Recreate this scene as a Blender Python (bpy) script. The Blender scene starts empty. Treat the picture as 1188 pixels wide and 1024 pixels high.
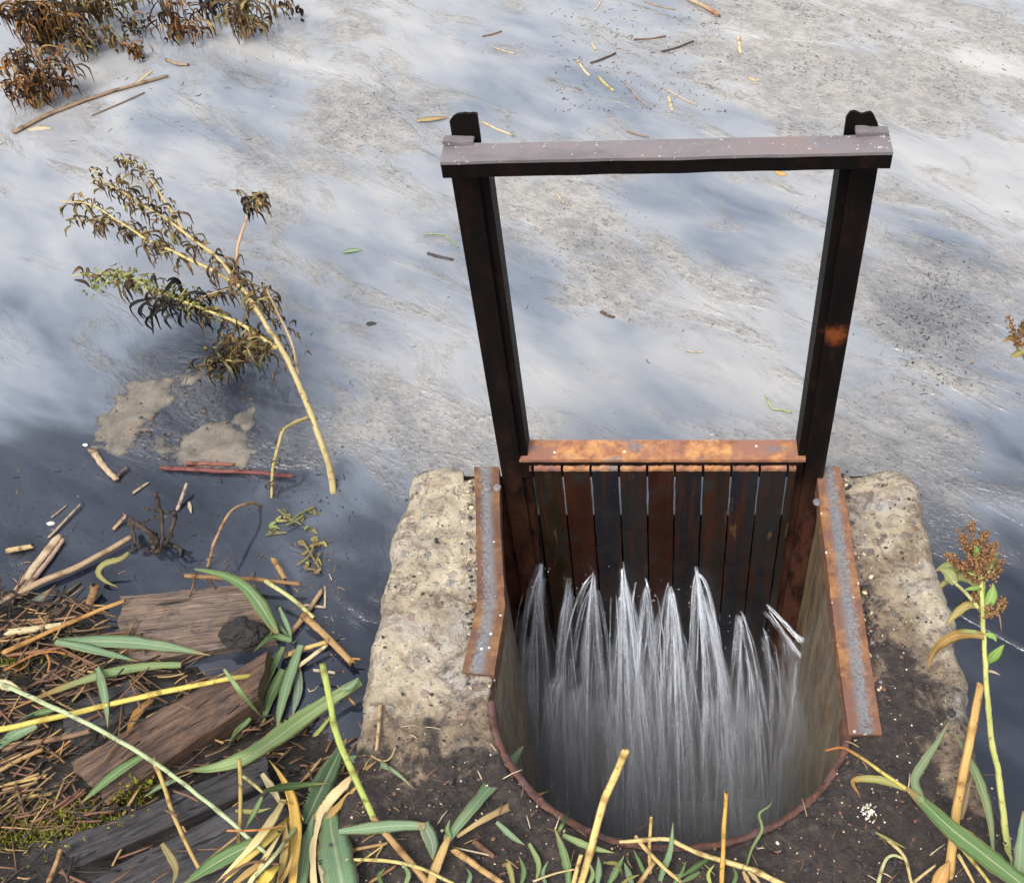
import bpy, bmesh, math, random
from mathutils import Vector, noise as mnoise
random.seed(11)
R = math.radians
SC = bpy.context.scene
COL = SC.collection

# ------------------------------------------------------------------ camera
F, PX, PY = 1306.0, 765.0, 512.0          # focal length and optical axis, in photograph pixels
CAM = Vector((0.0, -1.463, 1.847))
PITCH = R(49.5)
FWD = Vector((0, math.cos(PITCH), -math.sin(PITCH)))
UPV = Vector((0, math.sin(PITCH), math.cos(PITCH)))
cd = bpy.data.cameras.new('camera'); cam = bpy.data.objects.new('camera', cd); COL.objects.link(cam)
cam.location = CAM; cam.rotation_euler = (R(90) - PITCH, 0, 0)
cd.sensor_width = 36; cd.sensor_fit = 'HORIZONTAL'; cd.lens = 36 * F / 1188
cd.shift_x = (594 - PX) / 1188; cd.clip_end = 500; cd.clip_start = 0.01
SC.camera = cam

def ray(px, py):
    return Vector(((px - PX) / F, 0, 0)) + UPV * ((PY - py) / F) + FWD
def at(px, py, z=0.0):
    d = ray(px, py); t = (z - CAM.z) / d.z
    return CAM + d * t
def aty(px, py, y=0.0):
    d = ray(px, py); t = (y - CAM.y) / d.y
    return CAM + d * t
def depth(p): return (Vector(p) - CAM).dot(FWD)

ZW = -0.15                                   # pond level; concrete top is z = 0

# ------------------------------------------------------------------ object helpers
def put(name, me, mat=None, parent=None, label=None, cat=None, group=None, kind=None, color=None, smooth=True):
    o = bpy.data.objects.new(name, me); COL.objects.link(o)
    if mat is not None:
        for m in (mat if isinstance(mat, (list, tuple)) else [mat]): me.materials.append(m)
    if parent is not None: o.parent = parent
    if label: o['label'] = label
    if cat: o['category'] = cat
    if group: o['group'] = group
    if kind: o['kind'] = kind
    if color is not None: o.color = color if len(color) == 4 else (*color, 0.0)
    if smooth:
        for p in me.polygons: p.use_smooth = True
    return o
def empty(name, loc, label, cat, group=None):
    o = bpy.data.objects.new(name, None); COL.objects.link(o); o.location = loc; o.empty_display_size = .05
    o['label'] = label; o['category'] = cat
    if group: o['group'] = group
    return o
def local(o, pts):                            # world points into the (unrotated) frame of an empty
    return [Vector(p) - o.location for p in pts]
def new_bm(): return bmesh.new()
def done(bm, name='mesh', recalc=True):
    if recalc: bmesh.ops.recalc_face_normals(bm, faces=bm.faces)
    me = bpy.data.meshes.new(name); bm.to_mesh(me); bm.free(); return me

def catmull(pts, n):
    pts = [Vector(p) for p in pts]
    if len(pts) == 2:
        return [pts[0].lerp(pts[1], i / n) for i in range(n + 1)]
    P = [pts[0] * 2 - pts[1]] + pts + [pts[-1] * 2 - pts[-2]]
    L = [0]
    for i in range(1, len(pts)): L.append(L[-1] + (pts[i] - pts[i - 1]).length)
    out = []
    for k in range(n + 1):
        s = L[-1] * k / n; i = 0
        while i < len(pts) - 2 and s > L[i + 1]: i += 1
        t = (s - L[i]) / max(1e-9, L[i + 1] - L[i])
        a, b, c, d = P[i], P[i + 1], P[i + 2], P[i + 3]
        out.append(.5 * ((2 * b) + (c - a) * t + (2 * a - 5 * b + 4 * c - d) * t * t + (3 * b - a - 3 * c + d) * t ** 3))
    return out

def tube(bm, pts, radii, sides=7, uvs=True, cap=True, squash=1.0, nodev=None, ragged=0.0):
    uvl = bm.loops.layers.uv.verify()
    nl = bm.verts.layers.float.get('node') or bm.verts.layers.float.new('node')
    n = len(pts); rings = []
    ref = Vector((0, 0, 1))
    prev = None; dist = 0
    for i, p in enumerate(pts):
        t = (pts[min(n - 1, i + 1)] - pts[max(0, i - 1)]).normalized()
        if prev is None:
            a = t.cross(ref)
            if a.length < .05: a = t.cross(Vector((1, 0, 0)))
        else:
            a = prev - t * prev.dot(t)
            if a.length < 1e-4: a = t.cross(ref)
        a.normalize(); prev = a; b = t.cross(a)
        r = radii[i] if hasattr(radii, '__len__') else radii
        if i: dist += (pts[i] - pts[i - 1]).length
        rg = t * (r * ragged) if i in (0, n - 1) else Vector()
        rings.append(([bm.verts.new(p + (a * math.cos(2 * math.pi * k / sides) + b * squash * math.sin(2 * math.pi * k / sides)) * r + rg * random.uniform(-1, 1)) for k in range(sides)], dist))
        if nodev:
            for v in rings[-1][0]: v[nl] = nodev[i]
    tot = max(dist, 1e-6)
    for i in range(n - 1):
        A, da = rings[i]; B, db = rings[i + 1]
        for k in range(sides):
            f = bm.faces.new((A[k], A[(k + 1) % sides], B[(k + 1) % sides], B[k]))
            for l, uv in zip(f.loops, ((k / sides, da / tot), ((k + 1) / sides, da / tot), ((k + 1) / sides, db / tot), (k / sides, db / tot))): l[uvl].uv = uv
    if cap:
        bm.faces.new(rings[0][0][::-1]); bm.faces.new(rings[-1][0])

def blade(bm, pts, widths, fold=.18, twist=0.0, th=.0006, nrm=None, col=None, cl=None, crinkle=0.0):
    """leaf blade with a creased, slightly thick cross-section"""
    uvl = bm.loops.layers.uv.verify()
    n = len(pts); rows = []
    L = [0.0]
    for i in range(1, n): L.append(L[-1] + (pts[i] - pts[i - 1]).length)
    seed = random.random() * 90
    for i, p in enumerate(pts):
        t = (pts[min(n - 1, i + 1)] - pts[max(0, i - 1)])
        t = t.normalized() if t.length > 1e-9 else Vector((1, 0, 0))
        N = Vector(nrm) if nrm is not None else (Vector((0, 0, 1)) + (CAM - p).normalized()).normalized()
        s = t.cross(N)
        if s.length < 1e-3: s = t.cross(Vector((0, 1, .2)))
        s.normalize(); N = s.cross(t)
        tw = twist * (math.sin(L[i] * 9 + seed)) if twist else 0
        s2 = s * math.cos(tw) + N * math.sin(tw); N2 = N * math.cos(tw) - s * math.sin(tw)
        w = widths[i] / 2
        cr = crinkle * w
        j = lambda k: N2 * (cr * mnoise.noise(Vector((L[i] * 22, k * 1.1, seed))))
        up = [p - s2 * w + N2 * (fold * w) + j(0), p - s2 * w * .5 + N2 * (fold * w * .35) + j(1), p + j(2),
              p + s2 * w * .5 + N2 * (fold * w * .35) + j(3), p + s2 * w + N2 * (fold * w) + j(4)]
        row = up + [up[3] - N2 * th, up[2] - N2 * th, up[1] - N2 * th]
        rows.append([bm.verts.new(q) for q in row])
    tot = max(L[-1], 1e-6)
    U = (0, .25, .5, .75, 1, .75, .5, .25)
    for i in range(n - 1):
        for k in range(8):
            k2 = (k + 1) % 8
            f = bm.faces.new((rows[i][k], rows[i][k2], rows[i + 1][k2], rows[i + 1][k]))
            for l, uv in zip(f.loops, ((U[k], L[i] / tot), (U[k2], L[i] / tot), (U[k2], L[i + 1] / tot), (U[k], L[i + 1] / tot))): l[uvl].uv = uv
            if cl is not None:
                for l in f.loops: l[cl] = (*col, 1)
    return rows

def box(bm, x0, x1, y0, y1, z0, z1, mi=0):
    v = [bm.verts.new((x, y, z)) for z in (z0, z1) for y in (y0, y1) for x in (x0, x1)]
    for idx in ((0, 2, 3, 1), (4, 5, 7, 6), (0, 1, 5, 4), (1, 3, 7, 5), (3, 2, 6, 7), (2, 0, 4, 6)):
        bm.faces.new([v[i] for i in idx]).material_index = mi
def bevel(bm, w=.002, seg=2):
    bmesh.ops.bevel(bm, geom=list(bm.edges), offset=w, segments=seg, profile=.6, affect='EDGES')
def rough_up(bm, amp, sc, cuts=0, mask=None):
    if cuts: bmesh.ops.subdivide_edges(bm, edges=list(bm.edges), cuts=cuts, use_grid_fill=True)
    bm.normal_update()
    for v in bm.verts:
        d = mnoise.noise_vector(v.co * sc + Vector((3.3, 7.1, 1.7)))
        v.co += d * amp

# ------------------------------------------------------------------ node helpers
class NT:
    def __init__(s, name):
        s.m = bpy.data.materials.new(name); s.m.use_nodes = True
        s.nt = s.m.node_tree; s.b = s.nt.nodes['Principled BSDF']; s.out = s.nt.nodes['Material Output']
        s._tc = None
    def n(s, typ, props=None, **ins):
        nd = s.nt.nodes.new(typ)
        for k, v in (props or {}).items(): setattr(nd, k, v)
        for k, v in ins.items():
            sock = nd.inputs[int(k[1:])] if k[0] == '_' and k[1:].isdigit() else nd.inputs[k.replace('_', ' ')]
            s.set(sock, v)
        return nd
    def set(s, sock, v):
        if isinstance(v, bpy.types.NodeSocket): s.nt.links.new(v, sock)
        elif isinstance(v, (tuple, list)) and sock.type == 'RGBA' and len(v) == 3: sock.default_value = (*v, 1)
        else: sock.default_value = v
    def p(s, **k):
        for a, v in k.items(): s.set(s.b.inputs[a.replace('_', ' ')], v)
    def obj(s):
        if not s._tc: s._tc = s.n('ShaderNodeTexCoord')
        return s._tc.outputs['Object']
    def uv(s, name=''):
        return s.n('ShaderNodeUVMap', {'uv_map': name}).outputs[0] if name else s.tc().outputs['UV']
    def tc(s):
        s.obj(); return s._tc
    def map(s, vec, scale=(1, 1, 1), rot=(0, 0, 0), loc=(0, 0, 0)):
        return s.n('ShaderNodeMapping', Vector=vec, Scale=scale, Rotation=rot, Location=loc).outputs[0]
    def noise(s, vec, scale, detail=4, rough=.55, dist=0, col=False):
        nd = s.n('ShaderNodeTexNoise', Vector=vec, Scale=scale, Detail=detail, Roughness=rough, Distortion=dist)
        return nd.outputs[1 if col else 0]
    def vor(s, vec, scale, feature='F1', out=0, rand=1):
        nd = s.n('ShaderNodeTexVoronoi', {'feature': feature}, Vector=vec, Scale=scale, Randomness=rand)
        return nd.outputs[out]
    def ramp(s, fac, stops, interp='LINEAR'):
        nd = s.n('ShaderNodeValToRGB', Fac=fac); cr = nd.color_ramp; cr.interpolation = interp
        while len(cr.elements) < len(stops): cr.elements.new(.5)
        for e, (pos, c) in zip(cr.elements, stops):
            e.position = pos; e.color = (c, c, c, 1) if not hasattr(c, '__len__') else (*c, 1)
        return nd.outputs[0]
    def step(s, fac, a, b):
        nd = s.n('ShaderNodeMapRange', {'interpolation_type': 'SMOOTHSTEP'}, Value=fac)
        nd.inputs[1].default_value = a; nd.inputs[2].default_value = b
        return nd.outputs[0]
    def mix(s, fac, a, b, mode='MIX'):
        nd = s.n('ShaderNodeMix', {'data_type': 'RGBA', 'blend_type': mode})
        s.set(nd.inputs[0], fac); s.set(nd.inputs[6], a); s.set(nd.inputs[7], b)
        return nd.outputs[2]
    def math(s, op, a, b=0.0, c=0.0):
        nd = s.n('ShaderNodeMath', {'operation': op}); s.set(nd.inputs[0], a); s.set(nd.inputs[1], b); s.set(nd.inputs[2], c)
        return nd.outputs[0]
    def bump(s, h, strength=.5, dist=.01, nrm=None):
        nd = s.n('ShaderNodeBump', Height=h, Strength=strength, Distance=dist)
        if nrm is not None: s.set(nd.inputs['Normal'], nrm)
        return nd.outputs[0]
    def attr(s, name, out='Fac', typ='GEOMETRY'):
        return s.n('ShaderNodeAttribute', {'attribute_name': name, 'attribute_type': typ}).outputs[out]
    def sep(s, vec):
        return s.n('ShaderNodeSeparateXYZ', Vector=vec).outputs

# ------------------------------------------------------------------ materials
def m_concrete():
    t = NT('weathered_concrete'); o = t.obj()
    big = t.noise(o, 7, 5, .6); mid = t.noise(o, 26, 6, .65, .6); fine = t.noise(o, 160, 5, .7)
    base = t.ramp(mid, [(.28, (.19, .162, .128)), (.45, (.36, .30, .21)), (.6, (.46, .395, .285)), (.75, (.57, .515, .395))])
    base = t.mix(t.step(big, .5, .68), base, (.36, .33, .285))
    # exposed aggregate
    warp = t.n('ShaderNodeVectorMath', {'operation': 'ADD'}, _0=o, _1=t.n('ShaderNodeVectorMath', {'operation': 'SCALE'}, _0=t.noise(o, 40, 3, col=True), Scale=.02).outputs[0]).outputs[0]
    vd = t.vor(warp, 42); vc = t.n('ShaderNodeTexVoronoi', Vector=warp, Scale=42).outputs['Color']
    hsv = t.sep(vc)
    stonecol = t.ramp(hsv[0], [(0, (.10, .09, .095)), (.3, (.23, .235, .24)), (.55, (.30, .21, .17)), (.75, (.20, .12, .11)), (1, (.42, .36, .27))])
    rare = t.math('MULTIPLY', t.step(hsv[1], .45, .52), t.step(vd, .46, .30))
    rare = t.math('MULTIPLY', t.math('MULTIPLY', rare, t.step(t.noise(o, 13, 3), .38, .55)), .75)
    base = t.mix(rare, base, stonecol)
    v2 = t.n('ShaderNodeTexVoronoi', Vector=warp, Scale=120)
    small = t.math('MULTIPLY', t.step(t.sep(v2.outputs['Color'])[1], .74, .8), t.step(v2.outputs['Distance'], .4, .25))
    base = t.mix(small, base, t.ramp(t.sep(v2.outputs['Color'])[0], [(0, (.06, .05, .05)), (.5, (.25, .24, .24)), (1, (.6, .55, .42))]))
    # grey-brown dirt held in the rough patches
    dirt = t.math('MULTIPLY', t.step(t.noise(o, 15, 9, .78, 1.4), .485, .62), .85)
    base = t.mix(dirt, base, t.ramp(fine, [(.3, (.065, .048, .042)), (.55, (.15, .115, .095)), (.75, (.30, .245, .18))]))
    pits = t.step(t.noise(o, 75, 4, .75), .67, .72)
    base = t.mix(pits, base, (.045, .035, .03))
    # wet soil lying on it
    s = t.attr('soil'); edge = t.math('ADD', s, t.math('MULTIPLY', t.math('ADD', t.math('MULTIPLY', t.math('SUBTRACT', t.noise(o, 17, 8, .7, .8), .5), 1.3), t.math('MULTIPLY', t.math('SUBTRACT', t.noise(o, 7, 4, .6), .5), 1.3)), 1.0))
    sm = t.step(edge, .36, .58)
    soil = t.ramp(t.noise(o, 55, 7, .75), [(.3, (.012, .009, .008)), (.52, (.034, .026, .022)), (.72, (.085, .062, .050))])
    sp = t.n('ShaderNodeTexVoronoi', Vector=o, Scale=150); spk = t.math('MULTIPLY', t.step(t.sep(sp.outputs['Color'])[0], .96, .98), t.step(sp.outputs['Distance'], .34, .2))
    soil = t.mix(spk, soil, t.ramp(t.sep(sp.outputs['Color'])[2], [(.2, (.28, .12, .06)), (.5, (.5, .45, .36)), (.9, (.75, .73, .68))]))
    base = t.mix(t.step(fine, .45, .25), base, t.mix(1, base, (.45, .42, .40), 'MULTIPLY'))
    stain = t.math('MULTIPLY', t.step(t.math('ADD', t.noise(o, 8, 7, .7, .6), t.math('MULTIPLY', s, .7)), .45, .78), .78)
    base = t.mix(stain, base, t.mix(1, base, (.40, .32, .27), 'MULTIPLY'))
    crack = t.step(t.math('ABSOLUTE', t.math('SUBTRACT', t.noise(o, 6, 7, .6, .5), .5)), .006, .002)
    base = t.mix(t.math('MULTIPLY', crack, .7), base, (.05, .042, .036))
    c = t.mix(sm, base, soil)
    h = t.math('ADD', t.math('MULTIPLY', mid, .6), t.math('ADD', t.math('MULTIPLY', fine, .35), t.math('MULTIPLY', rare, .25)))
    h = t.math('SUBTRACT', h, t.math('MULTIPLY', pits, .5))
    t.p(Base_Color=c, Roughness=t.ramp(sm, [(0, .85), (1, .6)]), Normal=t.bump(h, 1.0, .012)); t.b.inputs['Specular IOR Level'].default_value = .35
    return t.m
def m_pond():
    t = NT('silty_pond_water'); o = t.obj()
    silt = t.attr('silt'); grain = t.attr('grain')
    ro = t.map(o, (1, 1, 1), (0, 0, R(36))); st = t.map(ro, (1.0, 2.3, 1))
    sw = t.noise(st, 1.9, 3, .5, .7); sw2 = t.noise(st, 6.0, 4, .55, .6)
    mod = t.math('ADD', t.math('MULTIPLY', t.math('SUBTRACT', sw, .5), .80), t.math('MULTIPLY', t.math('SUBTRACT', sw2, .5), .26))
    s2 = t.math('ADD', silt, mod)
    base = t.ramp(s2, [(0.02, (.006, .009, .017)), (.24, (.036, .042, .056)), (.45, (.132, .152, .185)), (.66, (.240, .250, .264)), (1.0, (.40, .385, .358))])  # bluish middle stops paint reflected sky into the silt colour
    # granular scum, in patches with soft edges
    g = t.math('ADD', grain, t.math('MULTIPLY', t.math('SUBTRACT', t.noise(st, 3.0, 5, .6, .8), .5), 1.9))
    gm = t.step(g, .26, .72)
    gst = t.map(ro, (1, 1.25, 1))
    gr = t.noise(gst, 78, 3, .62, .3); gr2 = t.noise(gst, 24, 5, .65); gr3 = t.noise(gst, 9, 5, .65, .6)
    lum = t.step(s2, .15, .75)
    gcol = t.mix(t.step(gr2, .35, .65), (.185, .167, .142), (.31, .283, .242))
    base = t.mix(t.math('MULTIPLY', gm, .72), base, t.mix(lum, (.06, .062, .07), gcol))
    dk = t.math('MULTIPLY', t.step(t.math('ADD', gr, t.math('MULTIPLY', t.math('SUBTRACT', gr3, .5), .55)), .55, .70), t.math('MULTIPLY', gm, .58))
    base = t.mix(dk, base, (.055, .052, .055))
    # dark clotted streaks
    ck = t.math('MULTIPLY', t.step(t.noise(t.map(ro, (1, 2.6, 1)), 13, 7, .72, .5), .60, .69), t.step(t.noise(st, 2.3, 3, .5), .50, .62))
    base = t.mix(t.math('MULTIPLY', ck, .32), base, (.05, .052, .06))
    h = t.math('ADD', t.math('MULTIPLY', gr, .8), t.math('MULTIPLY', gr2, .5))
    hh = t.math('MULTIPLY', h, gm)
    rip = t.noise(t.map(o, (1, 1.7, 1), (0, 0, R(20))), 14, 2, .5)
    nb = t.bump(rip, .03, .004); nb = t.bump(hh, 1.0, .0075, nb)
    t.p(Base_Color=base, Roughness=t.math('ADD', .03, t.math('MULTIPLY', gm, .22)), IOR=1.72, Normal=nb)
    return t.m
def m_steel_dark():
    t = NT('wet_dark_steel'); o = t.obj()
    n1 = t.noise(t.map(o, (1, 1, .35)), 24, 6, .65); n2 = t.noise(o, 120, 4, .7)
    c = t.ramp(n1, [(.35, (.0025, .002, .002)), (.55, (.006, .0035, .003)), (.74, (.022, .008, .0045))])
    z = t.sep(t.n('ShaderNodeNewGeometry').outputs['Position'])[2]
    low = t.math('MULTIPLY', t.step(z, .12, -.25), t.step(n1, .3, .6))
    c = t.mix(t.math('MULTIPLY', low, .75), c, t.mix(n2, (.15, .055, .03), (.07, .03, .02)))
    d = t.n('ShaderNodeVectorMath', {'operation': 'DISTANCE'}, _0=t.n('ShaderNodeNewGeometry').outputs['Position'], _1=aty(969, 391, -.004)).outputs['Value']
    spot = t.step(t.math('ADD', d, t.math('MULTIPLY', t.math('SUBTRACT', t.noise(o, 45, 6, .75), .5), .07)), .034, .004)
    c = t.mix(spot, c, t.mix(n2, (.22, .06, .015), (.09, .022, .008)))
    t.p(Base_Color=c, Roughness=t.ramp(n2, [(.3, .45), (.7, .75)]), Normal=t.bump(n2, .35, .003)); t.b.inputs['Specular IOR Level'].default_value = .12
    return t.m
def m_beam():
    t = NT('dull_painted_steel'); o = t.obj()
    n1 = t.noise(t.map(o, (.5, 1, 1)), 22, 6, .65); n2 = t.noise(o, 150, 4, .7)
    c = t.ramp(n1, [(.3, (.11, .094, .096)), (.55, (.17, .148, .150)), (.72, (.19, .135, .12))])
    sp = t.math('MAXIMUM', t.step(t.noise(o, 130, 4, .7), .645, .69), t.step(t.noise(o, 48, 5, .75), .65, .69))
    c = t.mix(t.math('MULTIPLY', sp, .85), c, (.62, .60, .58))
    t.p(Base_Color=c, Roughness=.55, Normal=t.bump(n2, .3, .002))
    return t.m
def m_rust(name, stripe=True, bright=1.0):
    t = NT(name); o = t.obj(); uv = t.tc().outputs['UV']
    n1 = t.noise(o, 30, 7, .7); n2 = t.noise(o, 170, 5, .75); n3 = t.noise(o, 11, 4, .6)
    b = bright
    c = t.ramp(n1, [(.28, (.09 * b, .035 * b, .022 * b)), (.45, (.24 * b, .10 * b, .045 * b)), (.6, (.42 * b, .20 * b, .07 * b)), (.75, (.52 * b, .31 * b, .13 * b))])
    c = t.mix(t.step(n3, .45, .62), c, (.21 * b, .095 * b, .062 * b))
    grey = t.ramp(n2, [(.3, (.06, .06, .062)), (.5, (.135, .14, .148)), (.72, (.235, .24, .245))])
    if stripe:
        u = t.sep(uv)[0]
        band = t.step(t.math('ABSOLUTE', t.math('ADD', t.math('SUBTRACT', u, .47), t.math('MULTIPLY', t.math('SUBTRACT', n2, .5), .8))), .34, .05)
        band = t.math('MULTIPLY', band, t.math('MULTIPLY', t.step(t.math('ADD', t.math('MULTIPLY', n1, .8), t.math('ADD', t.math('MULTIPLY', n3, .8), t.math('MULTIPLY', n2, .5))), .70, .98), .95))
        c = t.mix(band, c, grey)
    else:
        c = t.mix(t.math('MULTIPLY', t.step(t.noise(t.map(o, (.3, 1, 1)), 26, 6, .7), .53, .62), .75), c, grey)
    wh = t.n('ShaderNodeTexVoronoi', Vector=o, Scale=70)
    c = t.mix(t.math('MULTIPLY', t.step(t.sep(wh.outputs['Color'])[0], .93, .95), t.step(wh.outputs['Distance'], .26, .14)), c, (.6, .58, .55))
    c = t.mix(t.step(t.noise(o, 90, 5, .8), .64, .7), c, (.04, .022, .018))
    t.p(Base_Color=c, Roughness=.72, Normal=t.bump(t.math('ADD', n2, t.math('MULTIPLY', n1, .6)), .5, .003))
    return t.m
def m_slat():
    t = NT('wet_rusty_slat'); o = t.obj(); oi = t.n('ShaderNodeObjectInfo')
    st = t.noise(t.map(o, (1, 1, .07)), 60, 6, .7); n1 = t.noise(o, 16, 5, .65)
    c = t.mix(t.step(st, .42, .68), t.mix(1, oi.outputs['Color'], (.42, .40, .40), 'MULTIPLY'), (.036, .011, .005))
    c = t.mix(t.step(n1, .5, .72), c, (.016, .015, .014))
    c = t.mix(t.math('MULTIPLY', t.step(t.noise(t.map(o, (1, 1, .12)), 40, 4, .7), .64, .70), .45), c, (.17, .085, .035))
    t.p(Base_Color=c, Roughness=t.ramp(n1, [(.3, .22), (.7, .5)]), Normal=t.bump(st, .3, .002))
    return t.m
def m_shaft():
    t = NT('stained_shaft_wall'); o = t.obj(); z = t.sep(o)[2]
    st = t.noise(t.map(o, (1, 1, .16)), 26, 6, .7); n1 = t.noise(o, 14, 6, .7); n2 = t.noise(o, 110, 5, .75)
    c = t.ramp(st, [(.3, (.075, .055, .034)), (.48, (.19, .14, .08)), (.64, (.29, .22, .12)), (.78, (.38, .30, .17))])
    c = t.mix(t.step(n1, .52, .70), c, (.15, .078, .034))
    c = t.mix(t.step(n2, .64, .72), c, (.02, .016, .012))
    drip = t.step(t.noise(t.map(o, (1, 1, .08)), 48, 5, .7), .55, .66)
    c = t.mix(t.math('MULTIPLY', drip, .75), c, (.030, .024, .015))
    c = t.mix(t.math('MULTIPLY', t.step(t.noise(t.map(o, (1, 1, .3)), 20, 5, .7), .58, .68), .6), c, (.13, .13, .05))
    rim = t.step(t.math('ADD', z, t.math('MULTIPLY', t.math('SUBTRACT', n1, .5), .16)), -.055, .0)
    c = t.mix(rim, c, t.ramp(n2, [(.3, (.03, .016, .013)), (.5, (.15, .045, .022)), (.7, (.27, .09, .035))]))
    t.p(Base_Color=c, Roughness=t.ramp(n1, [(.3, .28), (.7, .6)]), Normal=t.bump(t.math('ADD', n2, st), .5, .004))
    return t.m
def m_pipe_rim():
    t = NT('flaking_rust'); o = t.obj(); n2 = t.noise(o, 85, 6, .75); n1 = t.noise(o, 25, 5, .6)
    c = t.ramp(n2, [(.3, (.02, .012, .012)), (.48, (.07, .03, .022)), (.62, (.15, .055, .028)), (.75, (.34, .10, .025))])
    c = t.mix(t.step(n1, .48, .65), c, (.10, .055, .05))
    t.p(Base_Color=c, Roughness=.8, Normal=t.bump(n2, .8, .004)); return t.m
def m_leaf():
    t = NT('reed_leaf'); uv = t.sep(t.tc().outputs['UV']); o = t.obj(); oi = t.n('ShaderNodeObjectInfo')
    c = oi.outputs['Color']
    rnd = t.math('MULTIPLY', oi.outputs['Random'], 40)
    sv = t.n('ShaderNodeCombineXYZ', _0=t.math('MULTIPLY', uv[0], 34), _1=t.math('MULTIPLY', uv[1], 1.6), _2=rnd).outputs[0]
    stripe = t.noise(sv, 1.5, 4, .7)
    c = t.mix(t.math('MULTIPLY', t.step(stripe, .42, .7), .45), c, t.mix(.45, c, (.50, .53, .30), 'MIX'))
    c = t.mix(t.math('MULTIPLY', t.step(stripe, .5, .3), .5), c, t.mix(1, c, (.55, .6, .5), 'MULTIPLY'))
    blot = t.step(t.noise(o, 28, 5, .7), .56, .72)
    c = t.mix(t.math('MULTIPLY', blot, .5), c, t.mix(.5, c, (.36, .27, .12)))
    dots = t.step(t.noise(o, 150, 4, .8), .655, .70)
    c = t.mix(t.math('MULTIPLY', dots, .8), c, (.06, .035, .02))
    mid = t.step(t.math('ABSOLUTE', t.math('SUBTRACT', uv[0], .5)), .06, .02)
    c = t.mix(t.math('MULTIPLY', mid, .35), c, (.55, .55, .36))
    mg = t.step(t.math('ADD', t.math('ABSOLUTE', t.math('SUBTRACT', uv[0], .5)), t.math('MULTIPLY', t.math('SUBTRACT', t.noise(o, 30, 4, .7), .5), .30)), .40, .50)
    c = t.mix(t.math('MULTIPLY', mg, .65), c, (.38, .29, .12))
    endb = t.step(t.math('ADD', uv[1], t.math('MULTIPLY', t.math('SUBTRACT', t.noise(o, 25, 3), .5), .3)), .84, .98)
    c = t.mix(t.math('MULTIPLY', endb, .8), c, (.30, .20, .08))
    tip = t.math('MULTIPLY', oi.outputs['Alpha'], t.step(t.math('ADD', uv[1], t.math('MULTIPLY', t.math('SUBTRACT', stripe, .5), .35)), .45, .95))
    c = t.mix(tip, c, (.34, .17, .05))
    t.p(Base_Color=c, Roughness=.45, Normal=t.bump(stripe, .35, .0015)); t.b.inputs['Specular IOR Level'].default_value = .25
    tr = t.n('ShaderNodeBsdfTranslucent', Color=c)
    mx = t.n('ShaderNodeMixShader', _0=.22, _1=t.b.outputs[0], _2=tr.outputs[0])
    t.nt.links.new(mx.outputs[0], t.out.inputs[0]); return t.m
def m_stem():
    t = NT('reed_stem'); uv = t.sep(t.tc().outputs['UV']); o = t.obj(); oi = t.n('ShaderNodeObjectInfo')
    c = oi.outputs['Color']
    sv = t.n('ShaderNodeCombineXYZ', _0=t.math('MULTIPLY', uv[0], 9), _1=t.math('MULTIPLY', uv[1], 2.5), _2=t.math('MULTIPLY', oi.outputs['Random'], 50)).outputs[0]
    s1 = t.noise(sv, 1.6, 5, .7)
    c = t.mix(t.math('MULTIPLY', t.step(s1, .4, .7), .5), c, t.mix(1, c, (.5, .42, .36), 'MULTIPLY'))
    fv = t.n('ShaderNodeCombineXYZ', _0=t.math('MULTIPLY', uv[0], 34), _1=t.math('MULTIPLY', uv[1], 5), _2=t.math('MULTIPLY', oi.outputs['Random'], 90)).outputs[0]
    s2 = t.noise(fv, 1.3, 4, .7)
    c = t.mix(t.math('MULTIPLY', t.step(s2, .52, .66), .55), c, t.mix(1, c, (.42, .33, .26), 'MULTIPLY'))
    c = t.mix(t.math('MULTIPLY', t.step(s2, .46, .30), .5), c, t.mix(.35, c, (.62, .55, .42)))
    n1 = t.noise(o, 60, 5, .75)
    c = t.mix(t.math('MULTIPLY', t.step(n1, .55, .66), .8), c, t.mix(1, c, (.26, .18, .13), 'MULTIPLY'))
    c = t.mix(t.math('MULTIPLY', t.attr('node'), .8), c, t.mix(1, c, (.34, .22, .14), 'MULTIPLY'))
    tip = t.math('MULTIPLY', oi.outputs['Alpha'], t.step(uv[1], .3, .85))
    c = t.mix(tip, c, (.30, .11, .03))
    t.p(Base_Color=c, Roughness=.5, Normal=t.bump(t.math('ADD', t.math('ADD', s1, n1), s2), .55, .002)); t.b.inputs['Specular IOR Level'].default_value = .35
    return t.m
def m_weed():
    t = NT('withered_foliage'); o = t.obj()
    c = t.attr('Col', 'Color'); n1 = t.noise(o, 90, 4, .7)
    c = t.mix(1, c, t.ramp(n1, [(.3, .45), (.7, 1.3)]), 'MULTIPLY')
    t.p(Base_Color=c, Roughness=.6); t.b.inputs['Specular IOR Level'].default_value = .25
    tr = t.n('ShaderNodeBsdfTranslucent', Color=c)
    mx = t.n('ShaderNodeMixShader', _0=.2, _1=t.b.outputs[0], _2=tr.outputs[0])
    t.nt.links.new(mx.outputs[0], t.out.inputs[0]); return t.m
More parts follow.
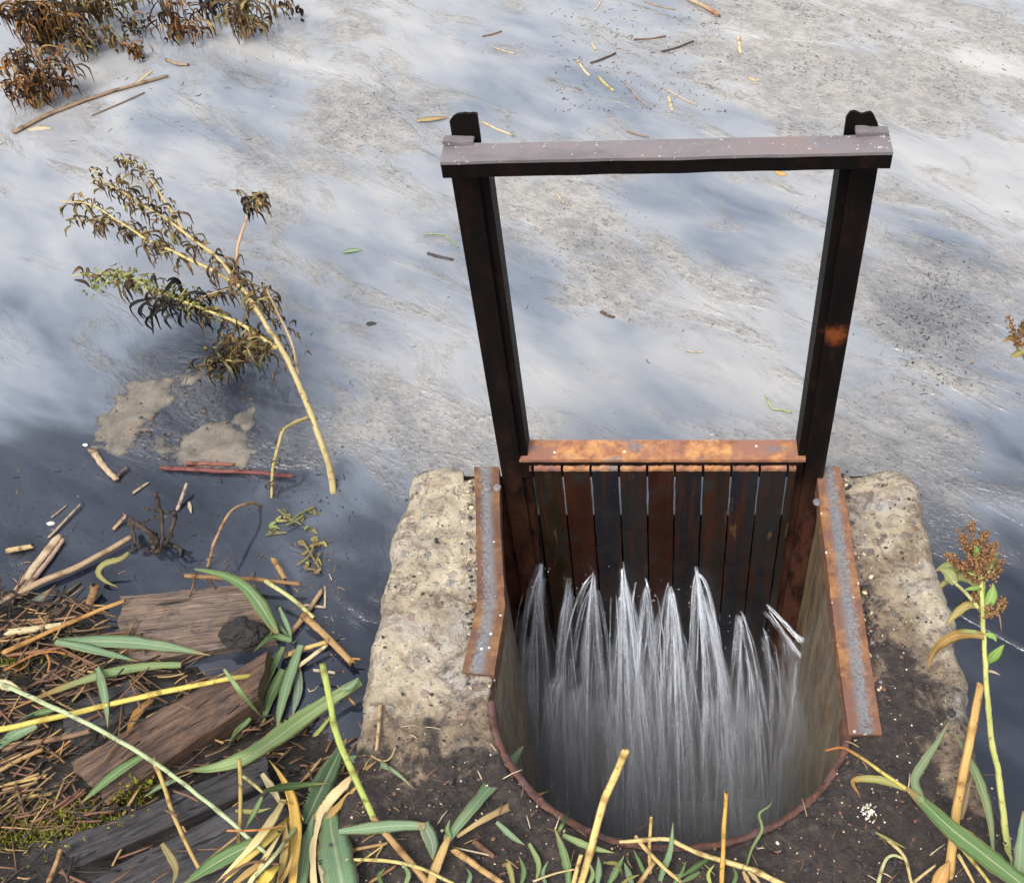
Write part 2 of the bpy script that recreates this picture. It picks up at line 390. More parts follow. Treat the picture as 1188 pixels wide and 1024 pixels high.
def m_wood():
    t = NT('sodden_wood'); o = t.obj(); oi = t.n('ShaderNodeObjectInfo')
    g = t.map(o, (.9, 14, 14)); g1 = t.noise(g, 11, 9, .75, .6); g2 = t.noise(g, 26, 5, .7)
    n1 = t.noise(o, 12, 6, .7)
    c = oi.outputs['Color']
    c = t.mix(t.step(g1, .36, .62), t.mix(1, c, (.28, .27, .28), 'MULTIPLY'), c)
    c = t.mix(t.math('MULTIPLY', t.step(n1, .5, .68), .55), c, t.mix(1, c, (1.5, 1.25, 1.0), 'MULTIPLY'))
    c = t.mix(t.math('MULTIPLY', t.step(t.noise(o, 18, 6, .75), .52, .66), .75), c, (.022, .018, .018))
    crack = t.step(t.noise(t.map(o, (.5, 17, 17)), 7, 5, .65, .5), .40, .34)
    c = t.mix(crack, c, (.008, .007, .007))
    h = t.math('SUBTRACT', t.math('ADD', g1, t.math('MULTIPLY', g2, .4)), t.math('MULTIPLY', crack, .9))
    t.p(Base_Color=c, Roughness=t.ramp(n1, [(.3, .35), (.7, .7)]), Normal=t.bump(h, .8, .006)); return t.m
def m_mud(name, dark=False):
    t = NT(name); o = t.obj(); n1 = t.noise(o, 16, 6, .65); n2 = t.noise(o, 90, 5, .75)
    if dark:
        c = t.ramp(n1, [(.3, (.006, .005, .004)), (.5, (.016, .012, .009)), (.7, (.040, .028, .020))])
        c = t.mix(t.step(n2, .6, .7), c, (.075, .05, .03))
    else:
        c = t.ramp(n1, [(.3, (.085, .074, .058)), (.5, (.155, .135, .105)), (.68, (.21, .185, .145))])
        c = t.mix(t.step(n2, .6, .68), c, (.13, .095, .07))
        c = t.mix(t.math('MULTIPLY', t.step(t.noise(o, 9, 3, .6), .56, .70), .5), c, (.17, .10, .065))
        zz = t.sep(t.n('ShaderNodeNewGeometry').outputs['Position'])[2]
        c = t.mix(t.math('MULTIPLY', t.step(t.math('ADD', zz, t.math('ADD', t.math('MULTIPLY', n2, .005), t.math('MULTIPLY', n1, .005))), ZW + .0105, ZW + .003), .9), c, (.045, .042, .045))
    t.p(Base_Color=c, Roughness=.38 if dark else .55, Normal=t.bump(t.math('ADD', n2, n1), .7, .006)); return t.m
def m_flat(name, col, rough=.7, sc=60):
    t = NT(name); o = t.obj(); n = t.noise(o, sc, 4, .7)
    c = t.mix(n, tuple(x * .55 for x in col), tuple(min(1, x * 1.4) for x in col))
    t.p(Base_Color=c, Roughness=rough, Normal=t.bump(n, .4, .003)); return t.m
def m_seed():
    t = NT('brown_seed'); o = t.obj(); n = t.noise(o, 260, 3, .6); n2 = t.noise(o, 45, 4, .6)
    c = t.ramp(n, [(.3, (.05, .022, .01)), (.5, (.19, .085, .03)), (.7, (.36, .19, .07))])
    c = t.mix(t.step(n2, .5, .66), c, (.075, .04, .02)); t.p(Base_Color=c, Roughness=.6); return t.m
def m_jet():
    t = NT('rushing_water'); uv = t.sep(t.uv('metres')); e = t.sep(t.uv('edge')); oi = t.n('ShaderNodeObjectInfo')
    sv = t.n('ShaderNodeCombineXYZ', _0=t.math('MULTIPLY', uv[0], 230), _1=t.math('MULTIPLY', uv[1], 6.5), _2=0.0).outputs[0]
    s1 = t.noise(sv, 1.0, 5, .72, .35)
    sv2 = t.n('ShaderNodeCombineXYZ', _0=t.math('MULTIPLY', uv[0], 500), _1=t.math('MULTIPLY', uv[1], 45), _2=4.0).outputs[0]
    s2 = t.noise(sv2, 1.0, 3, .7)
    ed = t.step(t.math('ABSOLUTE', t.math('SUBTRACT', e[0], .5)), .5, .12)
    dens = t.attr('dens')
    k = t.math('ADD', t.math('MULTIPLY', t.step(s1, .38, .66), 1.15), t.math('MULTIPLY', t.step(s2, .45, .72), .55))
    a = t.math('MULTIPLY', t.math('MULTIPLY', k, ed), dens)
    a = t.math('MINIMUM', a, .95)
    up = t.n('ShaderNodeCombineXYZ', _0=0.0, _1=-.74, _2=.67).outputs[0]   # thin streams scatter like a cloud of drops, lit from all round
    d = t.n('ShaderNodeBsdfDiffuse', Color=(.70, .74, .82, 1), Normal=up); tl = t.n('ShaderNodeBsdfTranslucent', Color=(.68, .72, .82, 1))
    g = t.n('ShaderNodeBsdfGlossy', Color=(.9, .92, .95, 1), Roughness=.18)
    w = t.n('ShaderNodeMixShader', _0=.25, _1=d.outputs[0], _2=tl.outputs[0]); w = t.n('ShaderNodeMixShader', _0=.14, _1=w.outputs[0], _2=g.outputs[0])
    tp = t.n('ShaderNodeBsdfTransparent')
    mx = t.n('ShaderNodeMixShader', _0=a, _1=tp.outputs[0], _2=w.outputs[0])
    t.nt.links.new(mx.outputs[0], t.out.inputs[0]); t.nt.nodes.remove(t.b); return t.m
def m_pit():
    t = NT('churning_water'); o = t.obj(); n1 = t.noise(o, 14, 6, .7, 1.0); n2 = t.noise(o, 55, 5, .7)
    c = t.ramp(n1, [(.3, (.06, .063, .07)), (.55, (.17, .175, .185)), (.75, (.36, .37, .39))])
    t.p(Base_Color=c, Roughness=.25, IOR=1.33, Normal=t.bump(t.math('ADD', n1, n2), .7, .02)); return t.m

ZW = -0.15
def m_mist():
    t = NT('spray_mist'); v = t.n('ShaderNodeVolumePrincipled', Density=.32, Anisotropy=0.0); v.inputs['Color'].default_value = (.86, .87, .89, 1)
    t.nt.links.new(v.outputs[0], t.out.inputs['Volume']); t.nt.nodes.remove(t.b); return t.m
def m_drop():
    t = NT('water_drop'); t.p(Base_Color=(.8, .83, .88), Roughness=.1); t.b.inputs['Transmission Weight'].default_value = .3; return t.m
M = dict(mist=m_mist(), drop=m_drop(), dullrust=m_rust('dull_striped_rust', True, .46), concrete=m_concrete(), pond=m_pond(), steel=m_steel_dark(), beam=m_beam(), rust=m_rust('striped_rust', True, .68), rail=m_rust('orange_rust', False, 1.12),
         slat=m_slat(), shaft=m_shaft(), rim=m_pipe_rim(), leaf=m_leaf(), stem=m_stem(), weed=m_weed(), wood=m_wood(),
         mud=m_mud('pale_mud'), soil=m_mud('dark_soil', True), jet=m_jet(), pit=m_pit(),
         moss=m_flat('moss', (.14, .17, .02)), white=m_flat('pale_chip', (.6, .57, .5)), brown=m_flat('brown_chip', (.16, .075, .04)),
         clod=m_flat('peaty_clod', (.014, .011, .009), .8, 90), black=m_flat('black_grit', (.025, .022, .022)), cream=m_flat('cream_chip', (.5, .4, .25)), straw=m_flat('old_straw', (.34, .22, .09)),
         dkstraw=m_flat('dark_straw', (.13, .075, .035)), seed=m_seed())

# ------------------------------------------------------------------ terrain levels
S0, S1 = at(0, 705, ZW), at(392, 945, ZW)
SDIR = (S1 - S0).normalized(); SN = Vector((SDIR.y, -SDIR.x, 0))
if SN.y > 0: SN = -SN
def bank_h(x, y):
    p = Vector((x, y, 0)); d = (p - Vector((S0.x, S0.y, 0))).dot(SN)
    n = mnoise.noise(Vector((x * 5, y * 5, .3))) * .05 + mnoise.noise(Vector((x * 17, y * 17, 2.1))) * .018
    left = ZW + .02 + .27 * (d + n * 1.5)
    right = ZW + .02 + .5 * (-.78 - y + n * 1.5) - max(0, x - .68) * .25
    k = min(1, max(0, (x + .1) / .2))
    h = left * (1 - k) + right * k
    h = max(ZW - .22, min(-.018 + n * .3, h))
    return h + mnoise.noise(Vector((x * 45, y * 45, 5))) * .006

inner_px = [[(556, 541), (568, 600), (578, 705), (571, 782), (566, 812), (569, 845)],
            [(569, 845), (583, 880), (608, 915), (640, 945), (690, 972), (740, 985), (790, 988), (850, 980), (905, 958), (950, 925), (978, 885), (987, 860)],
            [(987, 860), (984, 800), (973, 700), (960, 590), (956, 541)]]
outer_px = [[(472, 552), (461, 600), (447, 670), (434, 735), (420, 805), (406, 890)],
            [(406, 890), (388, 1010), (470, 1200), (765, 1290), (1030, 1210), (1172, 1030), (1133, 862)],
            [(1133, 862), (1118, 770), (1097, 680), (1083, 625), (1066, 556)]]
inner = []; outer = []
for seg, (a, b) in enumerate(zip(inner_px, outer_px)):
    n = (90, 150, 90)[seg]
    ia = catmull([at(*p) for p in a], n); ob = catmull([at(*p) for p in b], n)
    if seg: ia = ia[1:]; ob = ob[1:]
    inner += ia; outer += ob
OUT2 = [Vector((p.x, p.y)) for p in outer] + [Vector((p.x, p.y)) for p in reversed(inner)]
def inside(poly, x, y):
    c = False; j = len(poly) - 1
    for i in range(len(poly)):
        a, b = poly[i], poly[j]
        if (a[1] > y) != (b[1] > y) and x < (b[0] - a[0]) * (y - a[1]) / (b[1] - a[1]) + a[0]: c = not c
        j = i
    return c
def on_concrete(x, y): return inside(OUT2, x, y)

def soil_amount(x, y):
    if x < -.02:
        s = (-.60 - y) / .14
        s = s * .5 + .5 - .25 * max(0, min(1, (x + .38) / .25)) * 0
    else:
        a = (-.37 - y) / .36
        # a pale tongue stays along the outer edge of the right arm
        e = (x - .43) / .1
        if -.72 < y < -.2 and e > 0: a -= 1.0 * min(1, e)
        s = a * .5 + .52
    k = max(0, 1 - abs(x) / .2)
    if k > 0 and y < -.55: s = max(s, k)
    return max(0, min(1, s))
def surf(x, y):
    if on_concrete(x, y): return .004 + .008 * soil_amount(x, y)
    h = max(ZW, bank_h(x, y))
    for poly, z in PLANKTOPS:
        if inside(poly, x, y): h = max(h, z)
    return h
PLANKTOPS = []
def atg(px, py, dz=0.0):
    z = -.05
    for _ in range(8):
        p = at(px, py, z + dz); z = .5 * z + .5 * surf(p.x, p.y)
    return at(px, py, z + dz)

# ------------------------------------------------------------------ bank ground (one sheet, under the camera too)
def axis(a, b, step, far):
    v = [a + (b - a) * i / round((b - a) / step) for i in range(round((b - a) / step) + 1)]
    lo = [a - .05, a - .15, a - .4, a - 1, a - 3, a - far]; hi = [b + .05, b + .15, b + .4, b + 1, b + 3, b + far]
    return lo[::-1] + v + hi
bm = new_bm()
xs = axis(-1.7, 1.0, .012, 12); ys = [-14, -6, -3, -2.2, -1.8, -1.6] + [-1.5 + .012 * i for i in range(121)]
gv = [[bm.verts.new((x, y, bank_h(x, y))) for x in xs] for y in ys]
for j in range(len(ys) - 1):
    for i in range(len(xs) - 1):
        xm, ym = (xs[i] + xs[i + 1]) / 2, (ys[j] + ys[j + 1]) / 2
        if -.42 < xm < .44 and -.93 < ym < .3: continue
        q = (gv[j][i], gv[j][i + 1], gv[j + 1][i + 1], gv[j + 1][i])
        if all(v.co.z < ZW - .05 for v in q): continue
        bm.faces.new(q)
for v in [v for v in bm.verts if not v.link_faces]: bm.verts.remove(v)
put('ground', done(bm, recalc=False), M['soil'], kind='structure')

# ------------------------------------------------------------------ pond
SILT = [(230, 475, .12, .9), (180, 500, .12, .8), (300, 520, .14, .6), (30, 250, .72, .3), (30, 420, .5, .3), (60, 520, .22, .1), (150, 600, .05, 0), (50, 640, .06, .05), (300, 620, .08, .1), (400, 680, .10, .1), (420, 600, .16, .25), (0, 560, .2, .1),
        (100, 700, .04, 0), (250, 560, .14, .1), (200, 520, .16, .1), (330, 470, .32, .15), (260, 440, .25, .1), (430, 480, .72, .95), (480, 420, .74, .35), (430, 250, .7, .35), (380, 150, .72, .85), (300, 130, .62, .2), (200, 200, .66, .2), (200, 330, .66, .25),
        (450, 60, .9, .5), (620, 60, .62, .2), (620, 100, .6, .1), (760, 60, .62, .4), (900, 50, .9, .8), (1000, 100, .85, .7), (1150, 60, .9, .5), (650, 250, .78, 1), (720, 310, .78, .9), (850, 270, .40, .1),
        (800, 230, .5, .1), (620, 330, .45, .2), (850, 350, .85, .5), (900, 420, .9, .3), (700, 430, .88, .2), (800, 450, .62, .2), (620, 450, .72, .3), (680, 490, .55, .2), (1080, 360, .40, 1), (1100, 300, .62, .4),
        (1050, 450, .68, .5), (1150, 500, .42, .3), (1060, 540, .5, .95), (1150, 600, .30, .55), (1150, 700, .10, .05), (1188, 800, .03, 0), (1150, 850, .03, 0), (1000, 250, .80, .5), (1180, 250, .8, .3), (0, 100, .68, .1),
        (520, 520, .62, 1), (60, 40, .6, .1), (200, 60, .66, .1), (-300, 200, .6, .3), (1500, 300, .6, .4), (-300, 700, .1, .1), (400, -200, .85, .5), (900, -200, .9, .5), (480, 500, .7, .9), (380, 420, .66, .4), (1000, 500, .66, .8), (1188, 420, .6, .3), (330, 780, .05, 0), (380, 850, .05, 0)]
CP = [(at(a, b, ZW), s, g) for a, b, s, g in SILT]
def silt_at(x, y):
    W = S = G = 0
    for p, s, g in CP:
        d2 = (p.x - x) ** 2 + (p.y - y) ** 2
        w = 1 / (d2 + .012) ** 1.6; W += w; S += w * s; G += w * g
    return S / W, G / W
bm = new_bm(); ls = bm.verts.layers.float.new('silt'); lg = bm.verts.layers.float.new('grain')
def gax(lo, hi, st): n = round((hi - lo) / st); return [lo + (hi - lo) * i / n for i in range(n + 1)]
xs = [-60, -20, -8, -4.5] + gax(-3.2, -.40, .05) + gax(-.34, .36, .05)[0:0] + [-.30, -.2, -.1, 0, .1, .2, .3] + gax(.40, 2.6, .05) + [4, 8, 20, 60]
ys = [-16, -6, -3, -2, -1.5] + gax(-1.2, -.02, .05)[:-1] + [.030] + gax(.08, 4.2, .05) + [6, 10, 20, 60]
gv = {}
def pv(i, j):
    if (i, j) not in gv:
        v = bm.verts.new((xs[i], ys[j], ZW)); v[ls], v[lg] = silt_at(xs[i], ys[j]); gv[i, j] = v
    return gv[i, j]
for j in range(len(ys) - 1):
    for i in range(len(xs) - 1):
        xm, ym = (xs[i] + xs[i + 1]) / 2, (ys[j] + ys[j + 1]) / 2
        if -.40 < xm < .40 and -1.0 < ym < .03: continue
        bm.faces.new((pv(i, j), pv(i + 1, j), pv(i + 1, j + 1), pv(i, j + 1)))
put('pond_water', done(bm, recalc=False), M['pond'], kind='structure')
bm = new_bm(); box(bm, -62, 62, -18, 62, -2.2, -1.9); put('pond_bed', done(bm), M['soil'], kind='structure')

# ------------------------------------------------------------------ concrete headwall
bm = new_bm(); la = bm.verts.layers.float.new('soil')
NA = 64; rows = []
for k, (a, b) in enumerate(zip(inner, outer)):
    row = []
    s_al = k / len(inner)
    for i in range(NA + 1):
        t = i / NA; p = a.lerp(b, t)
        jit = mnoise.noise(Vector((p.x * 14, p.y * 14, 9))) * .011 + mnoise.noise(Vector((p.x * 50, p.y * 50, 4))) * .004
        out = (b - a).normalized()
        p = p + out * jit * max(0, t * 2 - 1) * 1.2
        near_end = min(k, len(inner) - 1 - k)
        if near_end < 18:            # crumbled far ends
            p.y += (mnoise.noise(Vector((p.x * 11, k * 0.0 + (3 if k < 99 else 8), 1))) * .030 + mnoise.noise(Vector((p.x * 45, 2, 6))) * .008) * (1 - near_end / 18)
            p.y += (.022 if k < 99 else .010) * math.sin(math.pi * min(1, t * 1.05)) * (1 - near_end / 18)
            if abs(t - .12) < .1 and k < 99: p.y -= .02 * (1 - near_end / 18)
        so = soil_amount(p.x, p.y)
        z = mnoise.fractal(Vector((p.x * 16, p.y * 16, 0)),   .8, 2.1, 6) * .0030 + mnoise.noise(Vector((p.x * 5, p.y * 5, 3))) * .0025 + .008 * so
        z += mnoise.noise(Vector((p.x * 95, p.y * 95, 8))) * .0022 + abs(mnoise.noise(Vector((p.x * 38, p.y * 38, 1)))) * .0012
        e = min(1, (1 - t) * 9); z -= (1 - e) ** 2 * .022 + (max(0, 1 - near_end / 5)) ** 2 * .014
        e2 = min(1, t * 14); z -= (1 - e2) ** 2 * .006
        v = bm.verts.new((p.x, p.y, z)); v[la] = so; row.append(v)
    rows.append(row)
for k in range(len(rows) - 1):
    for i in range(NA): bm.faces.new((rows[k][i], rows[k + 1][i], rows[k + 1][i + 1], rows[k][i + 1]))
bed = [e for e in bm.edges if e.is_boundary]
r = bmesh.ops.extrude_edge_only(bm, edges=bed)
for v in [g for g in r['geom'] if isinstance(g, bmesh.types.BMVert)]: v.co.z = -.5; v.co.x *= 1.0
o = put('concrete_headwall', done(bm), M['concrete'], label='weathered U-shaped concrete headwall around the water pit, its near side under wet soil', cat='headwall')

# ------------------------------------------------------------------ shaft lining and rusty rim
def offs(pts, d):
    out = []
    for i, p in enumerate(pts):
        t = (pts[min(len(pts) - 1, i + 1)] - pts[max(0, i - 1)]).normalized()
        out.append(p + Vector((-t.y, t.x, 0)) * d)
    return out
sh = offs(inner, .006)
if sh[165].y < inner[165].y: sh = offs(inner, -.006)
sgn = 1 if (sh[165].y > inner[165].y) else -1
bm = new_bm(); zs = [-.004, -.012, -.03, -.06, -.1, -.16, -.24, -.34, -.46, -.6, -.8, -1.0, -1.3, -1.72]
idx = list(range(0, len(sh), 2)); prev = None
for k in idx:
    col = []
    for z in zs:
        p = sh[k]; c = Vector((.01, -.3, 0)); n = Vector((c.x - p.x, c.y - p.y, 0)).normalized()
        q = p + n * mnoise.noise(Vector((p.x * 9, p.y * 9, z * 7))) * .005 * min(1, -z * 8)
        col.append(bm.verts.new((q.x, q.y, z)))
    if prev:
        for i in range(len(zs) - 1): bm.faces.new((prev[i], col[i], col[i + 1], prev[i + 1]))
    prev = col
pipe = empty('drain_shaft', (0, -.45, 0), 'olive stained shaft lining with a flaking rusty rim around the falling water', 'drain shaft')
o = put('shaft_wall', done(bm), M['shaft'], pipe); o.location = (0, .45, 0)
bm = new_bm(); ring = []
for k in range(82, 250):
    p = inner[k]; n = Vector((-(inner[k + 1] - inner[k - 1]).y, (inner[k + 1] - inner[k - 1]).x, 0)).normalized() * sgn
    w = .004 + .005 * mnoise.noise(Vector((k * .35, 1, 0))) + .003 * mnoise.noise(Vector((k * .9, 5, 0))); z = .001 + .008 * mnoise.noise(Vector((k * .12, 7, 2))) + .003 * mnoise.noise(Vector((k * .8, 3, 2)))
    ring.append([bm.verts.new(tuple(q)) for q in (p + n * (.012) + Vector((0, 0, -.06)), p + n * .012 + Vector((0, 0, z)), p + n * .004 + Vector((0, 0, z + .002)), p - n * (w - .004) + Vector((0, 0, z * .7)), p - n * w + Vector((0, 0, -.05)))])
for a, b in zip(ring, ring[1:]):
    for i in range(4): bm.faces.new((a[i], b[i], b[i + 1], a[i + 1]))
o = put('rim', done(bm), M['rim'], pipe); o.location = (0, .45, 0)
bm = new_bm()
box(bm, -.5, .5, -.95, .02, -1.74, -1.72); put('shaft_floor', done(bm), M['soil'], kind='structure')
bm = new_bm(); gx = gax(-.36, .38, .02); gy = gax(-.80, -.012, .02)
g = [[bm.verts.new((x, y, -1.60 + mnoise.noise(Vector((x * 12, y * 12, 0))) * .02)) for x in gx] for y in gy]
for j in range(len(gy) - 1):
    for i in range(len(gx) - 1): bm.faces.new((g[j][i], g[j][i + 1], g[j + 1][i + 1], g[j + 1][i]))
put('pit_water', done(bm, recalc=False), M['pit'], kind='structure')

# ------------------------------------------------------------------ gate frame
gate = empty('gate_frame', (0, 0, 0), 'tall dark rusty steel frame over the water pit with a grey cross beam', 'gate frame')
def post(x0, x1, xi0, xi1, ztop, ragged):
    bm = new_bm()
    box(bm, x0, x1, 0.0, .012, -1.7, ztop - .012)
    lo = [v for v in bm.verts]
    bevel(bm, .0015, 1)
    # inner return leg of the section, set back
    a, b = min(xi0, xi1), max(xi0, xi1)
    b2 = bmesh.new(); box(b2, a, b, .010, .062, -1.7, ztop - .045); bevel(b2, .0012, 1)
    me = done(b2); bm.from_mesh(me); bpy.data.meshes.remove(me)
    b3 = bmesh.new(); box(b3, x0 if x0 < 0 else x1 - .008, x0 + .008 if x0 < 0 else x1, .0125, .062, -1.7, ztop - .02); me = done(b3); bm.from_mesh(me); bpy.data.meshes.remove(me)
    return bm
def top_piece(x0, x1, ztop, prof, y0=0.0005, y1=.026):
    """torn or cut upper end of a post, thick section"""
    bm = new_bm(); n = len(prof)
    f = []; bk = []
    for i, h in enumerate(prof):
        x = x0 + (x1 - x0) * i / (n - 1)
        f.append((bm.verts.new((x, y0, ztop - .05)), bm.verts.new((x, y0, ztop + h)))); bk.append((bm.verts.new((x, y1, ztop - .05)), bm.verts.new((x, y1, ztop + h - .001))))
    for i in range(n - 1):
        bm.faces.new((f[i][0], f[i + 1][0], f[i + 1][1], f[i][1])); bm.faces.new((bk[i][0], bk[i][1], bk[i + 1][1], bk[i + 1][0]))
        bm.faces.new((f[i][1], f[i + 1][1], bk[i + 1][1], bk[i][1])); bm.faces.new((f[i][0], bk[i][0], bk[i + 1][0], f[i + 1][0]))
    bm.faces.new((f[0][0], f[0][1], bk[0][1], bk[0][0])); bm.faces.new((f[-1][0], bk[-1][0], bk[-1][1], f[-1][1]))
    return bm
ZB = .834                                     # beam top
ZL = aty(540, 146, .013).z; ZR = aty(1000, 146, .013).z
L = post(-.327, -.2845, -.2870, -.2695, ZB, False)
pl = put('post', done(L), M['steel'], gate, smooth=False)
Rr = post(.2990, .3410, .2835, .3012, ZB + .015, False)
pr = put('post', done(Rr), M['steel'], gate, smooth=False)
zt = aty(540, 133, .013).z
bm = top_piece(aty(523, 150, .013).x, aty(556, 150, .013).x, zt, [-.012, -.004, 0, .001, .002, .001, .002, .001], .0125, .019)
put('post_stub', done(bm), M['steel'], gate, smooth=False)
zt = aty(1000, 130, .013).z
bm = top_piece(aty(980, 150, .013).x, aty(1018, 150, .013).x, zt, [-.010, -.001, .001, .0005, -.002, -.004, -.003, -.001, -.0005, -.005, -.013, -.022], .0125, .019)
put('post_stub', done(bm), M['steel'], gate, smooth=False)
# cross beam: an angle iron, flange on top, web down
bm = new_bm()
xl, xr = aty(511, 190, -.045).x, aty(1035, 183, -.045).x
def beam_box(y0, y1, z0, z1, sl=.018, mi=0):
    b = bmesh.new(); n = 40
    secs = []
    for i in range(n + 1):
        x = xl + (xr - xl) * i / n; dz = sl * (i / n)
        j = lambda k: mnoise.noise(Vector((x * 18, k, z0 * 9))) * .0011
        secs.append([b.verts.new((x, y0 + j(1), z0 + dz + j(2))), b.verts.new((x, y1 + j(3) * .4, z0 + dz)), b.verts.new((x, y1 + j(3) * .4, z1 + dz)), b.verts.new((x, y0 + j(1), z1 + dz + j(2) * .5))])
    for a, c in zip(secs, secs[1:]):
        for k in range(4): b.faces.new((a[k], a[(k + 1) % 4], c[(k + 1) % 4], c[k]))
    b.faces.new(secs[0]); b.faces.new(secs[-1][::-1])
    for f in b.faces: f.material_index = mi
    me = done(b); bm.from_mesh(me); bpy.data.meshes.remove(me)
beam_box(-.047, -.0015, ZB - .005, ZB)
bm2 = bm; beam_box(-.0455, -.038, ZB - .030, ZB - .0055, mi=1)  # web gets the dark steel: shade on the beam's front put into its colour
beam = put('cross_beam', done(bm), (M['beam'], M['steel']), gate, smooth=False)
# small notched plates where the beam wraps the posts
for (x0, x1, zz) in ((xl + .001, aty(549, 160, .0).x, ZB + .0005), (aty(992, 158, .0).x, xr - .002, ZB + .0172)):
    bm = new_bm(); box(bm, x0, x1, -.006, .0115, zz + .0005, zz + .0065); rough_up(bm, .0022, 60, 3)
    put('lug', done(bm), M['beam'], gate, smooth=False)
# guide plates closing the slot between frame and concrete
for x0, x1 in ((-.42, -.3275), (.3415, .44)):
    bm = new_bm(); box(bm, x0, x1, .014, .028, -1.7, -.012); put('guide_plate', done(bm), M['steel'], gate, smooth=False)

# ------------------------------------------------------------------ slatted gate panel
panel = empty('slatted_gate_panel', (0, .02, .07), 'slatted rusty steel gate panel with an orange top rail, closing the pit', 'gate panel')
zr = .077
bm = new_bm(); b = bmesh.new(); n = 60; secs = []
x0, x1 = -.2895, .2985
for i in range(n + 1):
    x = x0 + (x1 - x0) * i / n; j = lambda k: mnoise.noise(Vector((x * 22, k, 4))) * .0011
    secs.append([bm.verts.new((x, j(1), zr - .008 + j(2))), bm.verts.new((x, .053 + j(3), zr - .008)), bm.verts.new((x, .053 + j(3), zr + j(4))), bm.verts.new((x, j(1), zr + j(5)))])
for a, c in zip(secs, secs[1:]):
    for k in range(4): bm.faces.new((a[k], a[(k + 1) % 4], c[(k + 1) % 4], c[k]))
bm.faces.new(secs[0]); bm.faces.new(secs[-1][::-1])
o = put('top_rail', done(bm), M['rail'], panel, smooth=False); o.location = (0, -.02, -.07)
bm = new_bm(); box(bm, x0 + .004, x1 - .004, -.0035, .004, zr - .052, zr - .0085); o = put('rail_web', done(bm), M['steel'], panel, smooth=False); o.location = (0, -.02, -.07)
GAPX = [aty(px, 555, -.006).x for px in (620, 653.5, 686.2, 718.7, 751, 782.7, 815, 847.5, 880, 912)]
edges = [-.2685] + GAPX + [.282]
pal = [(.014, .008, .006), (.030, .022, .012), (.055, .014, .006), (.020, .026, .036), (.026, .030, .032), (.050, .016, .008), (.018, .020, .026), (.030, .024, .018), (.022, .026, .034), (.028, .032, .036), (.030, .026, .022)]
for i in range(11):
    a, c = edges[i] + .0017, edges[i + 1] - .0017
    bm = new_bm(); nz = 40; cols = []
    for k in range(nz + 1):
        z = .060 - 1.72 * (k / nz) ** 1.3
        ja = mnoise.noise(Vector((i * 7.1, z * 45, 0))) * .0016; jc = mnoise.noise(Vector((i * 7.1 + 3, z * 45, 4))) * .0016
        if k == 0: ja = jc = 0
        yj = mnoise.noise(Vector((i * 3.3, z * 6, 9))) * .0015
        cols.append([bm.verts.new((a + ja, -.012 + yj, z)), bm.verts.new((c + jc, -.012 + yj, z)), bm.verts.new((c + jc, -.005 + yj, z)), bm.verts.new((a + ja, -.005 + yj, z))])
    for p, q in zip(cols, cols[1:]):
        for k in range(4): bm.faces.new((p[k], p[(k + 1) % 4], q[(k + 1) % 4], q[k]))
    bm.faces.new(cols[0]); bm.faces.new(cols[-1][::-1])
    s = put('slat', done(bm), M['slat'], panel, color=pal[i], smooth=False); s.location = (0, -.02, -.07)
    bm = new_bm()                              # torn rusty upper edge of the slat
    nn = 9; pr_ = None
    for k in range(nn + 1):
        x = a + .001 + (c - a - .002) * k / nn; h = .0615 + random.uniform(.000, .0035); y0 = -.0135 + random.uniform(-.001, .001)
        q = [bm.verts.new(v) for v in ((x, y0, .0562), (x, y0, h), (x, -.0045, h + random.uniform(-.001, .001)), (x, -.0045, .0562))]
        if pr_:
            for m in range(4): bm.faces.new((pr_[m], pr_[(m + 1) % 4], q[(m + 1) % 4], q[m]))
        else: bm.faces.new(q)
        pr_ = q
    bm.faces.new(pr_[::-1])
    e = put('torn_edge', done(bm), M['rail'], s, smooth=False)

# ------------------------------------------------------------------ steel strips along the two arms
def strip(pa, pb, name, label, z=.016, leg=.05, mt='rust'):
    """angle iron lying on the arm: pa = outer edge, pb = pit-side edge (matching counts)"""
    bm = new_bm(); uvl = bm.loops.layers.uv.verify(); N = 26
    A = []; B = []
    for pts, o_ in ((pa, A), (pb, B)):
        P = [at(x, y, z) for x, y in pts]
        for s0, s1 in zip(P, P[1:]):
            for k in range(N): o_.append(s0.lerp(s1, k / N))
        o_.append(P[-1])
    rows = []; n = len(A)
    for i in range(n):
        a, b = A[i].copy(), B[i].copy()
        for p, s in ((a, 0), (b, 5)):
            p.z += mnoise.noise(Vector((p.y * 14, s, 2))) * .0015; p.x += mnoise.noise(Vector((p.y * 40, s, 7))) * .0009
        m = a.lerp(b, .5); d = Vector((0, 0, -1)); w = (b - a).normalized()
        rows.append([bm.verts.new(q) for q in (a + d * .007, a, m, b, b + d * leg, b + d * leg - w * .006, b - w * .006 + d * .007)])
    U = (0, 0, .5, 1, 1, 1, 1)
    for i in range(n - 1):
        for k in range(7):
            k2 = (k + 1) % 7
            f = bm.faces.new((rows[i][k], rows[i][k2], rows[i + 1][k2], rows[i + 1][k]))
            for l, (kk, ii) in zip(f.loops, ((k, i), (k2, i), (k2, i + 1), (k, i + 1))): l[uvl].uv = (U[kk], ii / n)
    bm.faces.new(rows[0]); bm.faces.new(rows[-1][::-1])
    root = empty(name, A[0], label, 'steel strip')
    o = put('strip_plate', done(bm), M[mt], root, smooth=False); o.location = -root.location
    return root
ls_ = strip([(550, 541), (552, 600), (553, 702), (536, 779)], [(579, 541), (580, 600), (586, 704), (573, 783)], 'steel_strip', 'kinked rusty angle iron with a bent end along the left concrete arm', mt='dullrust')
